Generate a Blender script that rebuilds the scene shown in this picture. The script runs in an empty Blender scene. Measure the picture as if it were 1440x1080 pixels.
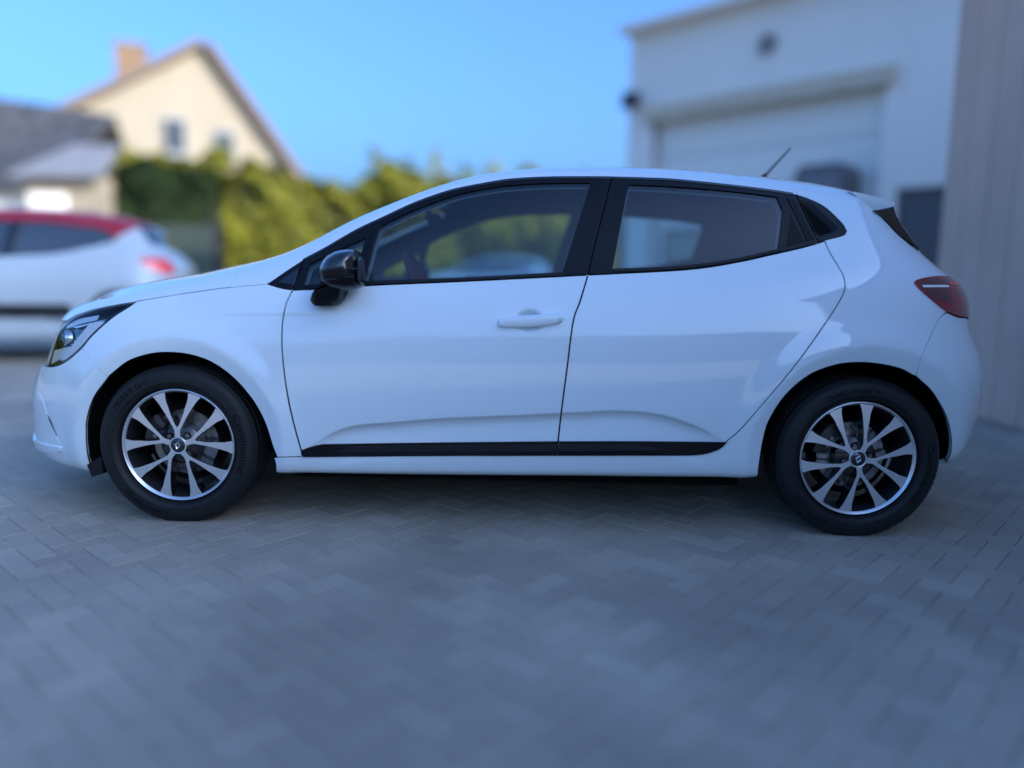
import bpy, bmesh, math, random
import numpy as np
from mathutils import Vector, Matrix
from mathutils.geometry import delaunay_2d_cdt
random.seed(7); RNG=np.random.default_rng(11)
PI=math.pi; R=math.radians
scene=bpy.context.scene
COL=scene.collection
# ------------------------------------------------------------------ camera
F_PX=1082.0                                   # focal length in pixels of a 1440-wide frame
CAM=(0.04187,-3.69702,0.96514,-0.02009,0.13982,0.01555)   # x y z yaw pitch roll
def cam_axes():
    cx,cy,cz,yaw,pit,rol=CAM
    fw=np.array([math.sin(yaw)*math.cos(pit),math.cos(yaw)*math.cos(pit),-math.sin(pit)])
    rt=np.array([math.cos(yaw),-math.sin(yaw),0.]); up=np.cross(rt,fw)
    return np.array([cx,cy,cz]),rt*math.cos(rol)+up*math.sin(rol),-rt*math.sin(rol)+up*math.cos(rol),fw
CC,CR,CU,CF=cam_axes()
cd=bpy.data.cameras.new('camera'); cam=bpy.data.objects.new('camera',cd); COL.objects.link(cam)
cam.matrix_world=Matrix(((CR[0],CU[0],-CF[0],CC[0]),(CR[1],CU[1],-CF[1],CC[1]),(CR[2],CU[2],-CF[2],CC[2]),(0,0,0,1)))
cd.sensor_width=36; cd.lens=F_PX/1440*36; cd.clip_start=.05; cd.clip_end=2000
cd.dof.use_dof=True; cd.dof.focus_distance=2.93; cd.dof.aperture_fstop=.027/.080; cd.dof.aperture_blades=0
scene.camera=cam
# ------------------------------------------------------------------ light
SUN_EL,SUN_AZ=R(20.5),R(122)                    # azimuth clockwise from +Y
w=bpy.data.worlds.new('World'); scene.world=w; w.use_nodes=True
nt=w.node_tree; bg=nt.nodes['Background']; sky=nt.nodes.new('ShaderNodeTexSky'); sky.sky_type='NISHITA'
sky.sun_disc=False; sky.sun_elevation=SUN_EL; sky.sun_rotation=SUN_AZ; sky.air_density=1.0; sky.dust_density=6.0; sky.ozone_density=10.0; sky.altitude=0
nt.links.new(sky.outputs[0],bg.inputs[0]); bg.inputs[1].default_value=.15
sd=bpy.data.lights.new('sun','SUN'); sd.energy=2.0; sd.angle=R(.53); sd.color=(1,.90,.76)
sun=bpy.data.objects.new('sun',sd); COL.objects.link(sun)
sdir=Vector((math.sin(SUN_AZ)*math.cos(SUN_EL),math.cos(SUN_AZ)*math.cos(SUN_EL),math.sin(SUN_EL)))
sun.rotation_euler=sdir.to_track_quat('Z','Y').to_euler(); sun.location=sdir*60
vs=scene.view_settings; vs.view_transform='Standard'; vs.look='None'; vs.exposure=1.77; vs.gamma=1; vs.use_curve_mapping=False
scene.cycles.use_denoising=True
scene.cycles.max_bounces=10; scene.cycles.transparent_max_bounces=16; scene.cycles.glossy_bounces=5; scene.cycles.caustics_reflective=False; scene.cycles.caustics_refractive=False
scene.cycles.sample_clamp_indirect=6
# ------------------------------------------------------------------ materials
MATS={}
def mat(name,col=(.5,.5,.5),rough=.5,metal=0,coat=0,coat_r=.03,noise=None,bump=None,emit=None,spec=.5,ramp=None):
    m=bpy.data.materials.new(name); m.use_nodes=True; n=m.node_tree.nodes; l=m.node_tree.links; b=n['Principled BSDF']
    b.inputs['Base Color'].default_value=(*col,1); b.inputs['Roughness'].default_value=rough; b.inputs['Metallic'].default_value=metal
    b.inputs['Coat Weight'].default_value=coat; b.inputs['Coat Roughness'].default_value=coat_r; b.inputs['Specular IOR Level'].default_value=spec
    tc=n.new('ShaderNodeTexCoord')
    if noise:                                   # (scale, second colour, low, high, detail)
        t=n.new('ShaderNodeTexNoise'); t.inputs['Scale'].default_value=noise[0]; t.inputs['Detail'].default_value=noise[4] if len(noise)>4 else 5
        l.new(tc.outputs['Object'],t.inputs['Vector']); mr=n.new('ShaderNodeMapRange'); mr.inputs[1].default_value=noise[2]; mr.inputs[2].default_value=noise[3]
        l.new(t.outputs[0],mr.inputs[0]); mx=n.new('ShaderNodeMix'); mx.data_type='RGBA'; mx.inputs[6].default_value=(*col,1); mx.inputs[7].default_value=(*noise[1],1)
        l.new(mr.outputs[0],mx.inputs[0]); l.new(mx.outputs[2],b.inputs['Base Color'])
    if bump:                                    # (scale, strength, distance)
        t=n.new('ShaderNodeTexNoise'); t.inputs['Scale'].default_value=bump[0]; t.inputs['Detail'].default_value=4; l.new(tc.outputs['Object'],t.inputs['Vector'])
        bp=n.new('ShaderNodeBump'); bp.inputs['Strength'].default_value=bump[1]; bp.inputs['Distance'].default_value=bump[2]
        l.new(t.outputs[0],bp.inputs['Height']); l.new(bp.outputs[0],b.inputs['Normal'])
    if emit: b.inputs['Emission Color'].default_value=(*emit[0],1); b.inputs['Emission Strength'].default_value=emit[1]
    MATS[name]=m; return m
def glassmat(name,tint,refl=1.6,rough=0.,ior=1.5):
    m=bpy.data.materials.new(name); m.use_nodes=True; n=m.node_tree.nodes; l=m.node_tree.links; n.remove(n['Principled BSDF'])
    tr=n.new('ShaderNodeBsdfTransparent'); tr.inputs[0].default_value=(*tint,1); gl=n.new('ShaderNodeBsdfGlossy'); gl.inputs['Roughness'].default_value=rough
    fr=n.new('ShaderNodeFresnel'); fr.inputs[0].default_value=ior; mu=n.new('ShaderNodeMath'); mu.operation='MULTIPLY'; mu.inputs[1].default_value=refl; mu.use_clamp=True
    mx=n.new('ShaderNodeMixShader'); l.new(fr.outputs[0],mu.inputs[0]); l.new(mu.outputs[0],mx.inputs[0]); l.new(tr.outputs[0],mx.inputs[1]); l.new(gl.outputs[0],mx.inputs[2])
    l.new(mx.outputs[0],n['Material Output'].inputs[0]); MATS[name]=m; return m
mat('white_paint',(.74,.825,.86),.4,coat=1,coat_r=.004,spec=.1); MATS['white_paint'].node_tree.nodes['Principled BSDF'].inputs['Coat IOR'].default_value=1.75
mat('black_gloss',(.006,.006,.008),.12,coat=1,coat_r=.02)
mat('pillar_black',(.004,.004,.005),.35,spec=.15)
mat('black_satin',(.006,.006,.008),.25,spec=.22)
mat('black_trim',(.008,.008,.009),.5,spec=.3)
mat('black_void',(.006,.006,.006),.9,spec=.1)
mat('rubber',(.012,.012,.013),.55,noise=(60,(.016,.016,.016),.4,.7),bump=(300,.1,.001),spec=.28)
mat('rubber_band',(.007,.007,.008),.6)
mat('rubber_letter',(.003,.003,.003),.75,spec=.2)
mat('alloy_cut',(.76,.77,.79),.33,metal=.8,bump=(140,.03,.001))
mat('alloy_black',(.012,.012,.014),.22,coat=.6)
mat('barrel',(.05,.052,.056),.4,metal=.6)
mat('steel',(.33,.33,.34),.38,metal=1,noise=(30,(.2,.19,.18),.45,.6))
mat('cast_iron',(.10,.095,.09),.6,metal=.5,noise=(40,(.05,.04,.035),.4,.65))
mat('chrome',(.82,.83,.85),.12,metal=1)
mat('chrome_dark',(.22,.24,.27),.15,metal=1)
mat('reflector',(.88,.89,.90),.28,metal=.35,coat=.6)
mat('led_white',(.92,.92,.92),.3,coat=.5)
mat('lamp_red',(.28,.005,.012),.12,coat=1)
mat('lamp_red_bright',(.95,.012,.015),.2,coat=1)
mat('lamp_smoke',(.13,.035,.05),.12,coat=1,metal=.3)
mat('headliner',(.36,.37,.38),.9)
mat('cabin_dark',(.03,.03,.032),.7,bump=(120,.2,.002))
mat('seat_cloth',(.035,.035,.04),.9,noise=(90,(.06,.06,.065),.4,.7))
mat('seat_red',(.16,.02,.03),.8)
glassmat('car_glass',(.66,.81,.84),1.9)
glassmat('screen_glass',(.84,.90,.90),.7,0,1.35)
mat('mirror_glass',(.25,.27,.30),.03,metal=1)
glassmat('lamp_glass',(.98,.99,.99),.55)
glassmat('window_glass',(.25,.30,.33),2.2)
# ------------------------------------------------------------------ helpers
def tag(o,label=None,cat=None,group=None,kind=None):
    if label: o['label']=label
    if cat: o['category']=cat
    if group: o['group']=group
    if kind: o['kind']=kind
    return o
def empty(name,loc=(0,0,0),rz=0,parent=None):
    o=bpy.data.objects.new(name,None); o.empty_display_size=.1; COL.objects.link(o); o.location=loc; o.rotation_euler=(0,0,rz); o.parent=parent; return o
def meshobj(name,verts,faces,m,parent=None,smooth=False,normals=None,loc=None):
    me=bpy.data.meshes.new(name); me.from_pydata([tuple(map(float,v)) for v in verts],[],[tuple(map(int,f)) for f in faces]); me.update()
    if isinstance(m,(list,tuple)):
        for k in m: me.materials.append(MATS[k])
    else: me.materials.append(MATS[m])
    if smooth: me.polygons.foreach_set('use_smooth',[True]*len(me.polygons))
    if normals is not None:
        me.polygons.foreach_set('use_smooth',[True]*len(me.polygons))
        me.normals_split_custom_set_from_vertices([tuple(map(float,n)) for n in normals])
    o=bpy.data.objects.new(name,me); COL.objects.link(o); o.parent=parent
    if loc is not None: o.location=loc
    return o
def autosmooth(o,deg=35):
    me=o.data; bm=bmesh.new(); bm.from_mesh(me); bmesh.ops.remove_doubles(bm,verts=bm.verts,dist=1e-5); bmesh.ops.recalc_face_normals(bm,faces=bm.faces)
    for f in bm.faces: f.smooth=True
    for e in bm.edges: e.smooth=not(len(e.link_faces)==2 and e.calc_face_angle(0)>R(deg))
    bm.to_mesh(me); bm.free(); return o
class MB:
    """collects boxes, bars, tubes and lathes into one mesh"""
    def __init__(s): s.v=[]; s.f=[]
    def add(s,v,f): k=len(s.v); s.v+=list(v); s.f+=[tuple(i+k for i in q) for q in f]; return s
    def box(s,c,d,rz=0,M=None):
        x,y,z=[q/2 for q in d]; pts=[Vector(p) for p in ((-x,-y,-z),(x,-y,-z),(x,y,-z),(-x,y,-z),(-x,-y,z),(x,-y,z),(x,y,z),(-x,y,z))]
        M=M or (Matrix.Translation(c)@Matrix.Rotation(rz,4,'Z')); 
        return s.add([M@p for p in pts],[(0,3,2,1),(4,5,6,7),(0,1,5,4),(1,2,6,5),(2,3,7,6),(3,0,4,7)])
    def tube(s,path,rad,n=10,cap=True):
        path=[Vector(p) for p in path]; rad=rad if isinstance(rad,(list,tuple)) else [rad]*len(path); v=[]; f=[]
        for i,p in enumerate(path):
            t=(path[min(i+1,len(path)-1)]-path[max(i-1,0)]).normalized(); a=t.orthogonal().normalized() if i==0 else (pa-t*pa.dot(t)).normalized(); pa=a; b=t.cross(a)
            v+=[p+(a*math.cos(2*PI*j/n)+b*math.sin(2*PI*j/n))*rad[i] for j in range(n)]
        for i in range(len(path)-1):
            f+=[(i*n+j,i*n+(j+1)%n,(i+1)*n+(j+1)%n,(i+1)*n+j) for j in range(n)]
        if cap: f+=[tuple(range(n))[::-1],tuple((len(path)-1)*n+j for j in range(n))]
        return s.add(v,f)
    def lathe_y(s,prof,n=64,closed=False,a0=0,a1=2*PI):
        """profile (radius, y) turned round the Y axis"""
        full=abs(a1-a0-2*PI)<1e-6; m=n if full else n+1; v=[]; f=[]
        for i in range(m):
            a=a0+(a1-a0)*i/n
            v+=[Vector((r*math.cos(a),y,r*math.sin(a))) for r,y in prof]
        k=len(prof)
        for i in range(n):
            j=(i+1)%m
            for q in range(k if closed else k-1):
                q2=(q+1)%k; f.append((i*k+q,i*k+q2,j*k+q2,j*k+q))
        return s.add(v,f)
    def prism(s,poly,y0,y1):
        """polygon in (x,z) pushed along y"""
        n=len(poly); v=[Vector((x,y0,z)) for x,z in poly]+[Vector((x,y1,z)) for x,z in poly]
        return s.add(v,[tuple(range(n)),tuple(range(n,2*n))[::-1]]+[(i,i+n,(i+1)%n+n,(i+1)%n) for i in range(n)])
    def build(s,name,m,parent=None,smooth=None,loc=None):
        o=meshobj(name,s.v,s.f,m,parent,loc=loc)
        if smooth: autosmooth(o,smooth)
        else:
            bm=bmesh.new(); bm.from_mesh(o.data); bmesh.ops.recalc_face_normals(bm,faces=bm.faces); bm.to_mesh(o.data); bm.free()
        return o
def bevel(o,w=.01,seg=2,deg=30):
    bm=bmesh.new(); bm.from_mesh(o.data); bmesh.ops.remove_doubles(bm,verts=bm.verts,dist=1e-6)
    es=[e for e in bm.edges if len(e.link_faces)==2 and e.calc_face_angle(0)>R(deg)]
    bmesh.ops.bevel(bm,geom=es,offset=w,segments=seg,affect='EDGES',profile=.5); bm.to_mesh(o.data); bm.free(); return autosmooth(o,35)
def project(P):
    d=P-CC; z=d@CF
    return np.stack([720+F_PX*(d@CR)/z,540-F_PX*(d@CU)/z],-1)
def at(px,py,depth):
    """world point seen at a pixel of the photograph at a given distance along the view's ground direction (y)"""
    d=CF+((px-720)/F_PX)*CR-((py-540)/F_PX)*CU; return CC+d*((depth)/d[1])
def aty(px,y,py=388): return float(at(px,py,y-CC[1])[0])
def sstep(a,b,x):
    t=np.clip((x-a)/(b-a),0,1); return t*t*(3-2*t)
# ------------------------------------------------------------------ body surface of the hatchback: P(s, v), s runs nose to tail, v sill to roof centre
def slopes(xk,Y):
    h=np.diff(xk); dl=np.diff(Y,axis=1)/h; m=np.zeros_like(Y); m[:,1:-1]=(dl[:,:-1]*h[1:]+dl[:,1:]*h[:-1])/(h[1:]+h[:-1]); m[:,0]=dl[:,0]; m[:,-1]=dl[:,-1]; return m
def cubic(xk,Y,M,x):
    h=np.diff(xk); i=np.clip(np.searchsorted(xk,x,side='right')-1,0,len(h)-1); t=np.clip((x-xk[i])/h[i],0,1); t2=t*t; t3=t2*t
    return (2*t3-3*t2+1)*Y[:,i]+(t3-2*t2+t)*h[i]*M[:,i]+(3*t2-2*t3)*Y[:,i+1]+(t3-t2)*h[i]*M[:,i+1]
SA,SB=-1.30,1.20
SK=np.array([-2,-1.65,-1.3,-.95,-.6,-.2,.2,.6,.95,1.2,1.6,2.])
YK=np.array([[0.66, 0.66, 0.66, 0.66, 0.66, 0.66, 0.66, 0.66], [0.8, 0.82, 0.832, 0.835, 0.835, 0.835, 0.832, 0.825], [0.85, 0.858, 0.864, 0.866, 0.866, 0.866, 0.864, 0.86], [0.86, 0.864, 0.869, 0.872, 0.872, 0.872, 0.872, 0.868], [0.875, 0.878, 0.885, 0.89, 0.89, 0.89, 0.89, 0.89], [0.872, 0.878, 0.887, 0.892, 0.892, 0.892, 0.895, 0.897], [0.85, 0.862, 0.875, 0.88, 0.882, 0.882, 0.885, 0.885], [0.8, 0.822, 0.845, 0.85, 0.85, 0.85, 0.852, 0.845], [0.75, 0.785, 0.805, 0.81, 0.81, 0.81, 0.805, 0.79], [0.69, 0.735, 0.765, 0.765, 0.765, 0.765, 0.75, 0.725], [0.61, 0.665, 0.695, 0.675, 0.675, 0.672, 0.655, 0.63], [0.49, 0.56, 0.605, 0.585, 0.58, 0.575, 0.56, 0.53], [0.26, 0.3, 0.32, 0.32, 0.32, 0.315, 0.3, 0.28], [0.0, 0.0, 0.0, 0.0, 0.0, 0.0, 0.0, 0.0]])
ZK=np.array( [[0.16, 0.15, 0.16, 0.18, 0.18, 0.18, 0.19, 0.19, 0.2, 0.2, 0.24, 0.26], [0.155, 0.145, 0.16, 0.185, 0.19, 0.195, 0.2, 0.205, 0.21, 0.215, 0.23, 0.25], [0.2, 0.19, 0.2, 0.215, 0.22, 0.225, 0.23, 0.235, 0.24, 0.245, 0.26, 0.3], [0.31, 0.31, 0.33, 0.33, 0.33, 0.33, 0.335, 0.34, 0.34, 0.35, 0.37, 0.4], [0.46, 0.48, 0.5, 0.48, 0.48, 0.48, 0.48, 0.48, 0.49, 0.52, 0.53, 0.55], [0.58, 0.61, 0.63, 0.63, 0.64, 0.64, 0.64, 0.65, 0.67, 0.68, 0.67, 0.67], [0.67, 0.72, 0.75, 0.77, 0.78, 0.79, 0.79, 0.8, 0.82, 0.83, 0.8, 0.78], [0.72, 0.78, 0.82, 0.855, 0.865, 0.885, 0.91, 0.93, 0.96, 0.98, 0.93, 0.9], [0.725, 0.8226, 0.8747, 0.9142, 0.9194, 0.9404, 0.9653, 0.9892, 1.0296, 1.0615, 1.03, 0.98], [0.705, 0.8353, 0.9139, 0.9619, 1.0276, 1.0817, 1.1112, 1.127, 1.1485, 1.1655, 1.13, 1.09], [0.712, 0.8757, 0.9429, 1.0141, 1.1604, 1.2932, 1.3272, 1.3193, 1.3021, 1.2803, 1.23, 1.19], [0.718, 0.8964, 0.9625, 1.0531, 1.2196, 1.3637, 1.4026, 1.3933, 1.3716, 1.3471, 1.29, 1.24], [0.722, 0.9114, 0.9805, 1.0531, 1.2156, 1.3697, 1.4246, 1.4333, 1.4116, 1.3871, 1.325, 1.265], [0.725, 0.9164, 0.9845, 1.0511, 1.2136, 1.3697, 1.4286, 1.4433, 1.4216, 1.3971, 1.335, 1.27]] )
XF=np.array( [-1.86, -2.09, -2.19, -2.1681, -2.1777, -2.081, -2.0573, -2.02, -1.99, -1.97, -1.955, -1.94, -1.93, -1.925] )
XR=np.array( [1.7374, 1.7684, 1.8917, 1.949, 1.9602, 1.9466, 1.8469, 1.885, 1.7318, 1.6331, 1.6169, 1.6, 1.56, 1.545] )
NF=np.array( [2.3, 2.4, 2.4, 2.4, 2.4, 2.4, 2.4, 2.35, 2.3, 2.2, 2.2, 2.1, 2.0, 2.0] )
NR=np.array( [2.6, 2.8, 3.0, 3.0, 3.0, 3.0, 3.0, 3.0, 2.8, 2.6, 2.5, 2.5, 2.4, 2.4] )
ZK[9:,1]-=.018; ZK[9:,0]-=.012
NL=len(YK)
def superell(a,b,n):
    th=np.linspace(0,PI/2,241); e=2/n
    x=a*np.sin(th)**e; y=b*np.cos(th)**e; y[-1]=0
    L=np.r_[0,np.cumsum(np.hypot(np.diff(x),np.diff(y)))]; return L/L[-1],x,y
TF=[superell(SA-XF[k],YK[k,0],NF[k]) for k in range(NL)]; TR=[superell(XR[k]-SB,YK[k,-1],NR[k]) for k in range(NL)]
FN=np.linspace(0,1,241)
TFX=np.array([SA-np.interp(FN,L,X) for L,X,Y in TF]); TFY=np.array([np.interp(FN,L,Y) for L,X,Y in TF])
TRX=np.array([SB+np.interp(FN,L,X) for L,X,Y in TR]); TRY=np.array([np.interp(FN,L,Y) for L,X,Y in TR])
def lerp_tab(T,f):
    q=f*240; i=np.clip(q.astype(int),0,239); t=q-i; return T[:,i]*(1-t)+T[:,i+1]*t
YM=slopes(SK[2:10],YK); ZM=slopes(SK,ZK)
def lines_at(s):
    """the control lines at stations s -> (line, station, xyz)"""
    out=np.zeros((NL,len(s),3)); n=s<SA; t=s>SB; m=~(n|t)
    out[...,2]=cubic(SK,ZK,ZM,s)
    if m.any(): out[:,m,0]=s[m]; out[:,m,1]=cubic(SK[2:10],YK,YM,s[m])
    if n.any(): f=np.clip((SA-s[n])/(SA+2),0,1); out[:,n,0]=lerp_tab(TFX,f); out[:,n,1]=lerp_tab(TFY,f)
    if t.any(): f=np.clip((s[t]-SB)/(2-SB),0,1); out[:,t,0]=lerp_tab(TRX,f); out[:,t,1]=lerp_tab(TRY,f)
    return out
KN=np.r_[[0,0,0],np.linspace(0,1,NL-2),[1,1,1]]
def bbasis(v):
    v=np.clip(np.asarray(v,float),0,1-1e-9); sh=v.shape; v=v.ravel()
    B=np.zeros((len(v),NL+3)); i=np.clip(np.searchsorted(KN,v,side='right')-1,3,NL-1)
    B[np.arange(len(v)),i]=1
    for d in range(1,4):
        N=np.zeros_like(B)
        for j in range(NL+3-d):
            a=KN[j+d]-KN[j]; b=KN[j+d+1]-KN[j+1] if j+d+1<len(KN) else 0
            if a>0: N[:,j]+=(v-KN[j])/a*B[:,j]
            if b>0: N[:,j]+=(KN[j+d+1]-v)/b*B[:,j+1]
        B=N
    return B[:,:NL].reshape(sh+(NL,))
CRX=[-.90,-.807,-.657,-.441,.05,.252,.384,.517,.65,.791,.9]; CRZ=[.28,.303,.383,.417,.455,.469,.477,.468,.432,.366,.31]
CRXA=np.array(CRX); CRZA=np.array([CRZ]); CRM=slopes(CRXA,CRZA)
def disp(x,z):
    D=np.zeros_like(x)
    for cx,r0,r1,r2,h in ((-1.2915,.35,.415,.50,.012),(1.2915,.36,.43,.54,.012)):
        r=np.hypot(x-cx,z-.305)
        up=sstep(r2,r1,r)*h
        D+=np.where(r>r1,up,h-(r1-r)*.22-np.maximum(0,r1-.012-r)*.10)*(r<r2)*sstep(.1,.2,z)
    zc=cubic(CRXA,CRZA,CRM,x)[0] if x.ndim==1 else cubic(CRXA,CRZA,CRM,x.ravel())[0].reshape(x.shape)
    d=zc-z; w=sstep(-.82,-.60,x)*sstep(.80,.62,x)
    D+=np.where(d>0,-.021*(1-np.exp(-np.maximum(d,0)/.015))+.018*np.clip((d-.03)/.12,0,1),0)*w
    zf=.815+.02*(x+1.0); wf=sstep(-1.14,-1.08,x)*sstep(-.45,-.85,x)
    D+=-.0045*sstep(zf,zf-.018,z)*sstep(zf-.12,zf-.02,z)*wf
    # grip bowl behind the door handle
    e=np.hypot((x-.045)/.062,(z-.803)/.047)
    D-=.022*sstep(1.0,.35,e)
    return D
def P0(s,v):
    s,v=np.broadcast_arrays(np.asarray(s,float),np.asarray(v,float))
    sh=s.shape; s=s.ravel(); v=v.ravel()
    L=lines_at(s); B=bbasis(v)
    return np.einsum('kni,nk->ni',L,B).reshape(sh+(3,))
def P(s,v):
    q=P0(s,v); q=q.copy()
    q[...,1]+=disp(q[...,0],q[...,2])*sstep(.15,.45,q[...,1])
    q[...,1]*=-1     # near side is -y
    return q
def nrm(s,v,e=1.5e-3):
    s=np.asarray(s,float); v=np.asarray(v,float)
    a=P(np.minimum(s+e,2),v)-P(np.maximum(s-e,-2),v); b=P(s,np.minimum(v+e,1))-P(s,np.maximum(v-e,0))
    n=np.cross(a,b); L=np.linalg.norm(n,axis=-1,keepdims=True); n=n/np.maximum(L,1e-12)
    return n
# ------------------------------------------------------------------ panels cut from the body surface
VS=2.0                                            # metres of section per unit of v, roughly
_s=np.linspace(-2,2,361); _v=np.linspace(0,1,151); _S,_V=np.meshgrid(_s,_v,indexing='ij')
_P=P(_S,_V); _N=np.cross(np.gradient(_P,axis=0),np.gradient(_P,axis=1)); _vis=((CC-_P)*_N).sum(-1)>0
_pp=project(_P)[_vis]; _dep=((_P-CC)@CF)[_vis]; _ss=_S[_vis]; _vv=_V[_vis]
def px2sv(pts):
    """photograph pixels -> (s, v) on the near side of the body"""
    pts=np.asarray(pts,float).reshape(-1,2); out=np.zeros_like(pts)
    for i,q in enumerate(pts):
        d2=((_pp-q)**2).sum(1); k=np.argmin(d2); c_=np.flatnonzero(d2<max(64.,d2[k]*1.2))
        c_=c_[_dep[c_]<_dep[c_].min()+.12]; k=c_[np.argmin(d2[c_])]; out[i]=(_ss[k],_vv[k])          # nearest to the lens wins where the flank hides the nose
    s,v=out[:,0].copy(),out[:,1].copy(); e=1e-4
    for it in range(5):
        p=project(P(s,v)); r=pts-p; a=(project(P(s+e,v))-p)/e; b=(project(P(s,v+e))-p)/e
        det=a[:,0]*b[:,1]-a[:,1]*b[:,0]; ok=np.abs(det)>2e4; det=np.where(ok,det,1)
        ds=np.where(ok,(r[:,0]*b[:,1]-r[:,1]*b[:,0])/det,0); dv=np.where(ok,(a[:,0]*r[:,1]-a[:,1]*r[:,0])/det,0)
        s=np.clip(s+np.clip(ds,-.01,.01),-2,2); v=np.clip(v+np.clip(dv,-.006,.006),0,1)
    return np.stack([s,v],1)
def crspline(p,step):
    p=np.asarray(p,float)
    if len(p)<3: 
        n=max(1,int(np.hypot(*(p[1]-p[0]))/step)); return p[0]+(p[1]-p[0])*np.linspace(0,1,n+1)[:,None]
    q=np.vstack([2*p[0]-p[1],p,2*p[-1]-p[-2]]); out=[p[:1]]
    for i in range(1,len(q)-2):
        a,b,c,d=q[i-1:i+3]; n=max(1,int(np.hypot(*(c-b))/step)); t=(np.arange(1,n+1)/n)[:,None]
        out.append(.5*(2*b+(c-a)*t+(2*a-5*b+4*c-d)*t*t+(3*b-a-3*c+d)*t**3))
    return np.vstack(out)
def offset_open(p,g):
    t=np.gradient(p,axis=0); t/=np.maximum(np.linalg.norm(t,axis=1,keepdims=True),1e-9); return p+g*np.stack([-t[:,1],t[:,0]],1)
_OC={}; _SC={}
def outline(segs,gap=0.,step=5.):
    key=(repr(segs),gap,step)
    if key not in _OC: _OC[key]=_outline(segs,gap,step)
    return _OC[key]
def _outline(segs,gap=0.,step=5.):
    """segments of pixels (drawn clockwise in the photograph) or ('sv',[...]) -> closed (s,v) loop; gap moves the traced ones inwards"""
    out=[]
    for g in segs:
        if isinstance(g,tuple) and g[0]=='sv': out.append(np.asarray(g[1],float))
        else:
            k=gap
            if isinstance(g,tuple): k,g=g[1],g[2]
            p=crspline(g,step); out.append(px2sv(offset_open(p,k) if k else p)); continue
            out.append(px2sv(offset_open(p,gap) if gap else p))
    p=np.vstack(out); d=np.linalg.norm(np.diff(np.vstack([p,p[:1]]),axis=0)*[1,VS],axis=1)
    return p[d>4e-4]
def subdiv(loop,h):
    out=[]
    for a,b in zip(loop,np.roll(loop,-1,0)):
        n=max(1,int(np.hypot(b[0]-a[0],(b[1]-a[1])*VS)/h)); out.append(a+(b-a)*(np.arange(n)/n)[:,None])
    return np.vstack(out)
def inside(pts,loop):
    x,y=pts[:,0],pts[:,1]; c=np.zeros(len(pts),bool)
    for a,b in zip(loop,np.roll(loop,-1,0)):
        if a[1]==b[1]: continue
        k=(a[1]>y)!=(b[1]>y); c^=k&(x<(b[0]-a[0])*(y-a[1])/(b[1]-a[1])+a[0])
    return c
def sheet(loop,holes=(),h=.016,lines=()):
    """triangulate a loop with holes in (s,v)"""
    loops=[subdiv(l,h*1.3) for l in (loop,*holes)]; verts=[]; edges=[]
    for l in loops:
        k=len(verts); verts+=[(a,b*VS) for a,b in l]; edges+=[(k+i,k+(i+1)%len(l)) for i in range(len(l))]
    for l in lines:
        l=l[inside(l,loops[0])]; k=len(verts); verts+=[(a,b*VS) for a,b in l]; edges+=[(k+i,k+i+1) for i in range(len(l)-1) if abs(l[i+1,0]-l[i,0])<.05]
    lo=loop.min(0); hi=loop.max(0); gs=np.arange(lo[0]+h/2,hi[0],h); gv=np.arange(lo[1]+h/VS/2,hi[1],h/VS)
    G=np.stack(np.meshgrid(gs,gv,indexing='ij'),-1).reshape(-1,2)
    G[:,0]+=((np.round((G[:,1]-lo[1])/(h/VS)).astype(int)%2)-.5)*h*.5
    def ok(q):
        c=inside(q,loops[0])
        for l in loops[1:]: c&=~inside(q,l)
        return c
    G=G[ok(G)]; B=np.vstack(loops+list(lines))*[1,VS]; keep=np.ones(len(G),bool)
    for i in range(0,len(G),400):
        g=G[i:i+400]*[1,VS]; keep[i:i+400]=(((g[:,None]-B[None])**2).sum(-1)).min(1)>(h*.45)**2
    verts+=[(a,b*VS) for a,b in G[keep]]
    r=delaunay_2d_cdt([Vector(v) for v in verts],edges,[],0,1e-7)
    V=np.array([(a.x,a.y/VS) for a in r[0]]); T=np.array([f for f in r[2] if len(f)==3])
    return V,T[ok(V[T].mean(1))]
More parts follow.
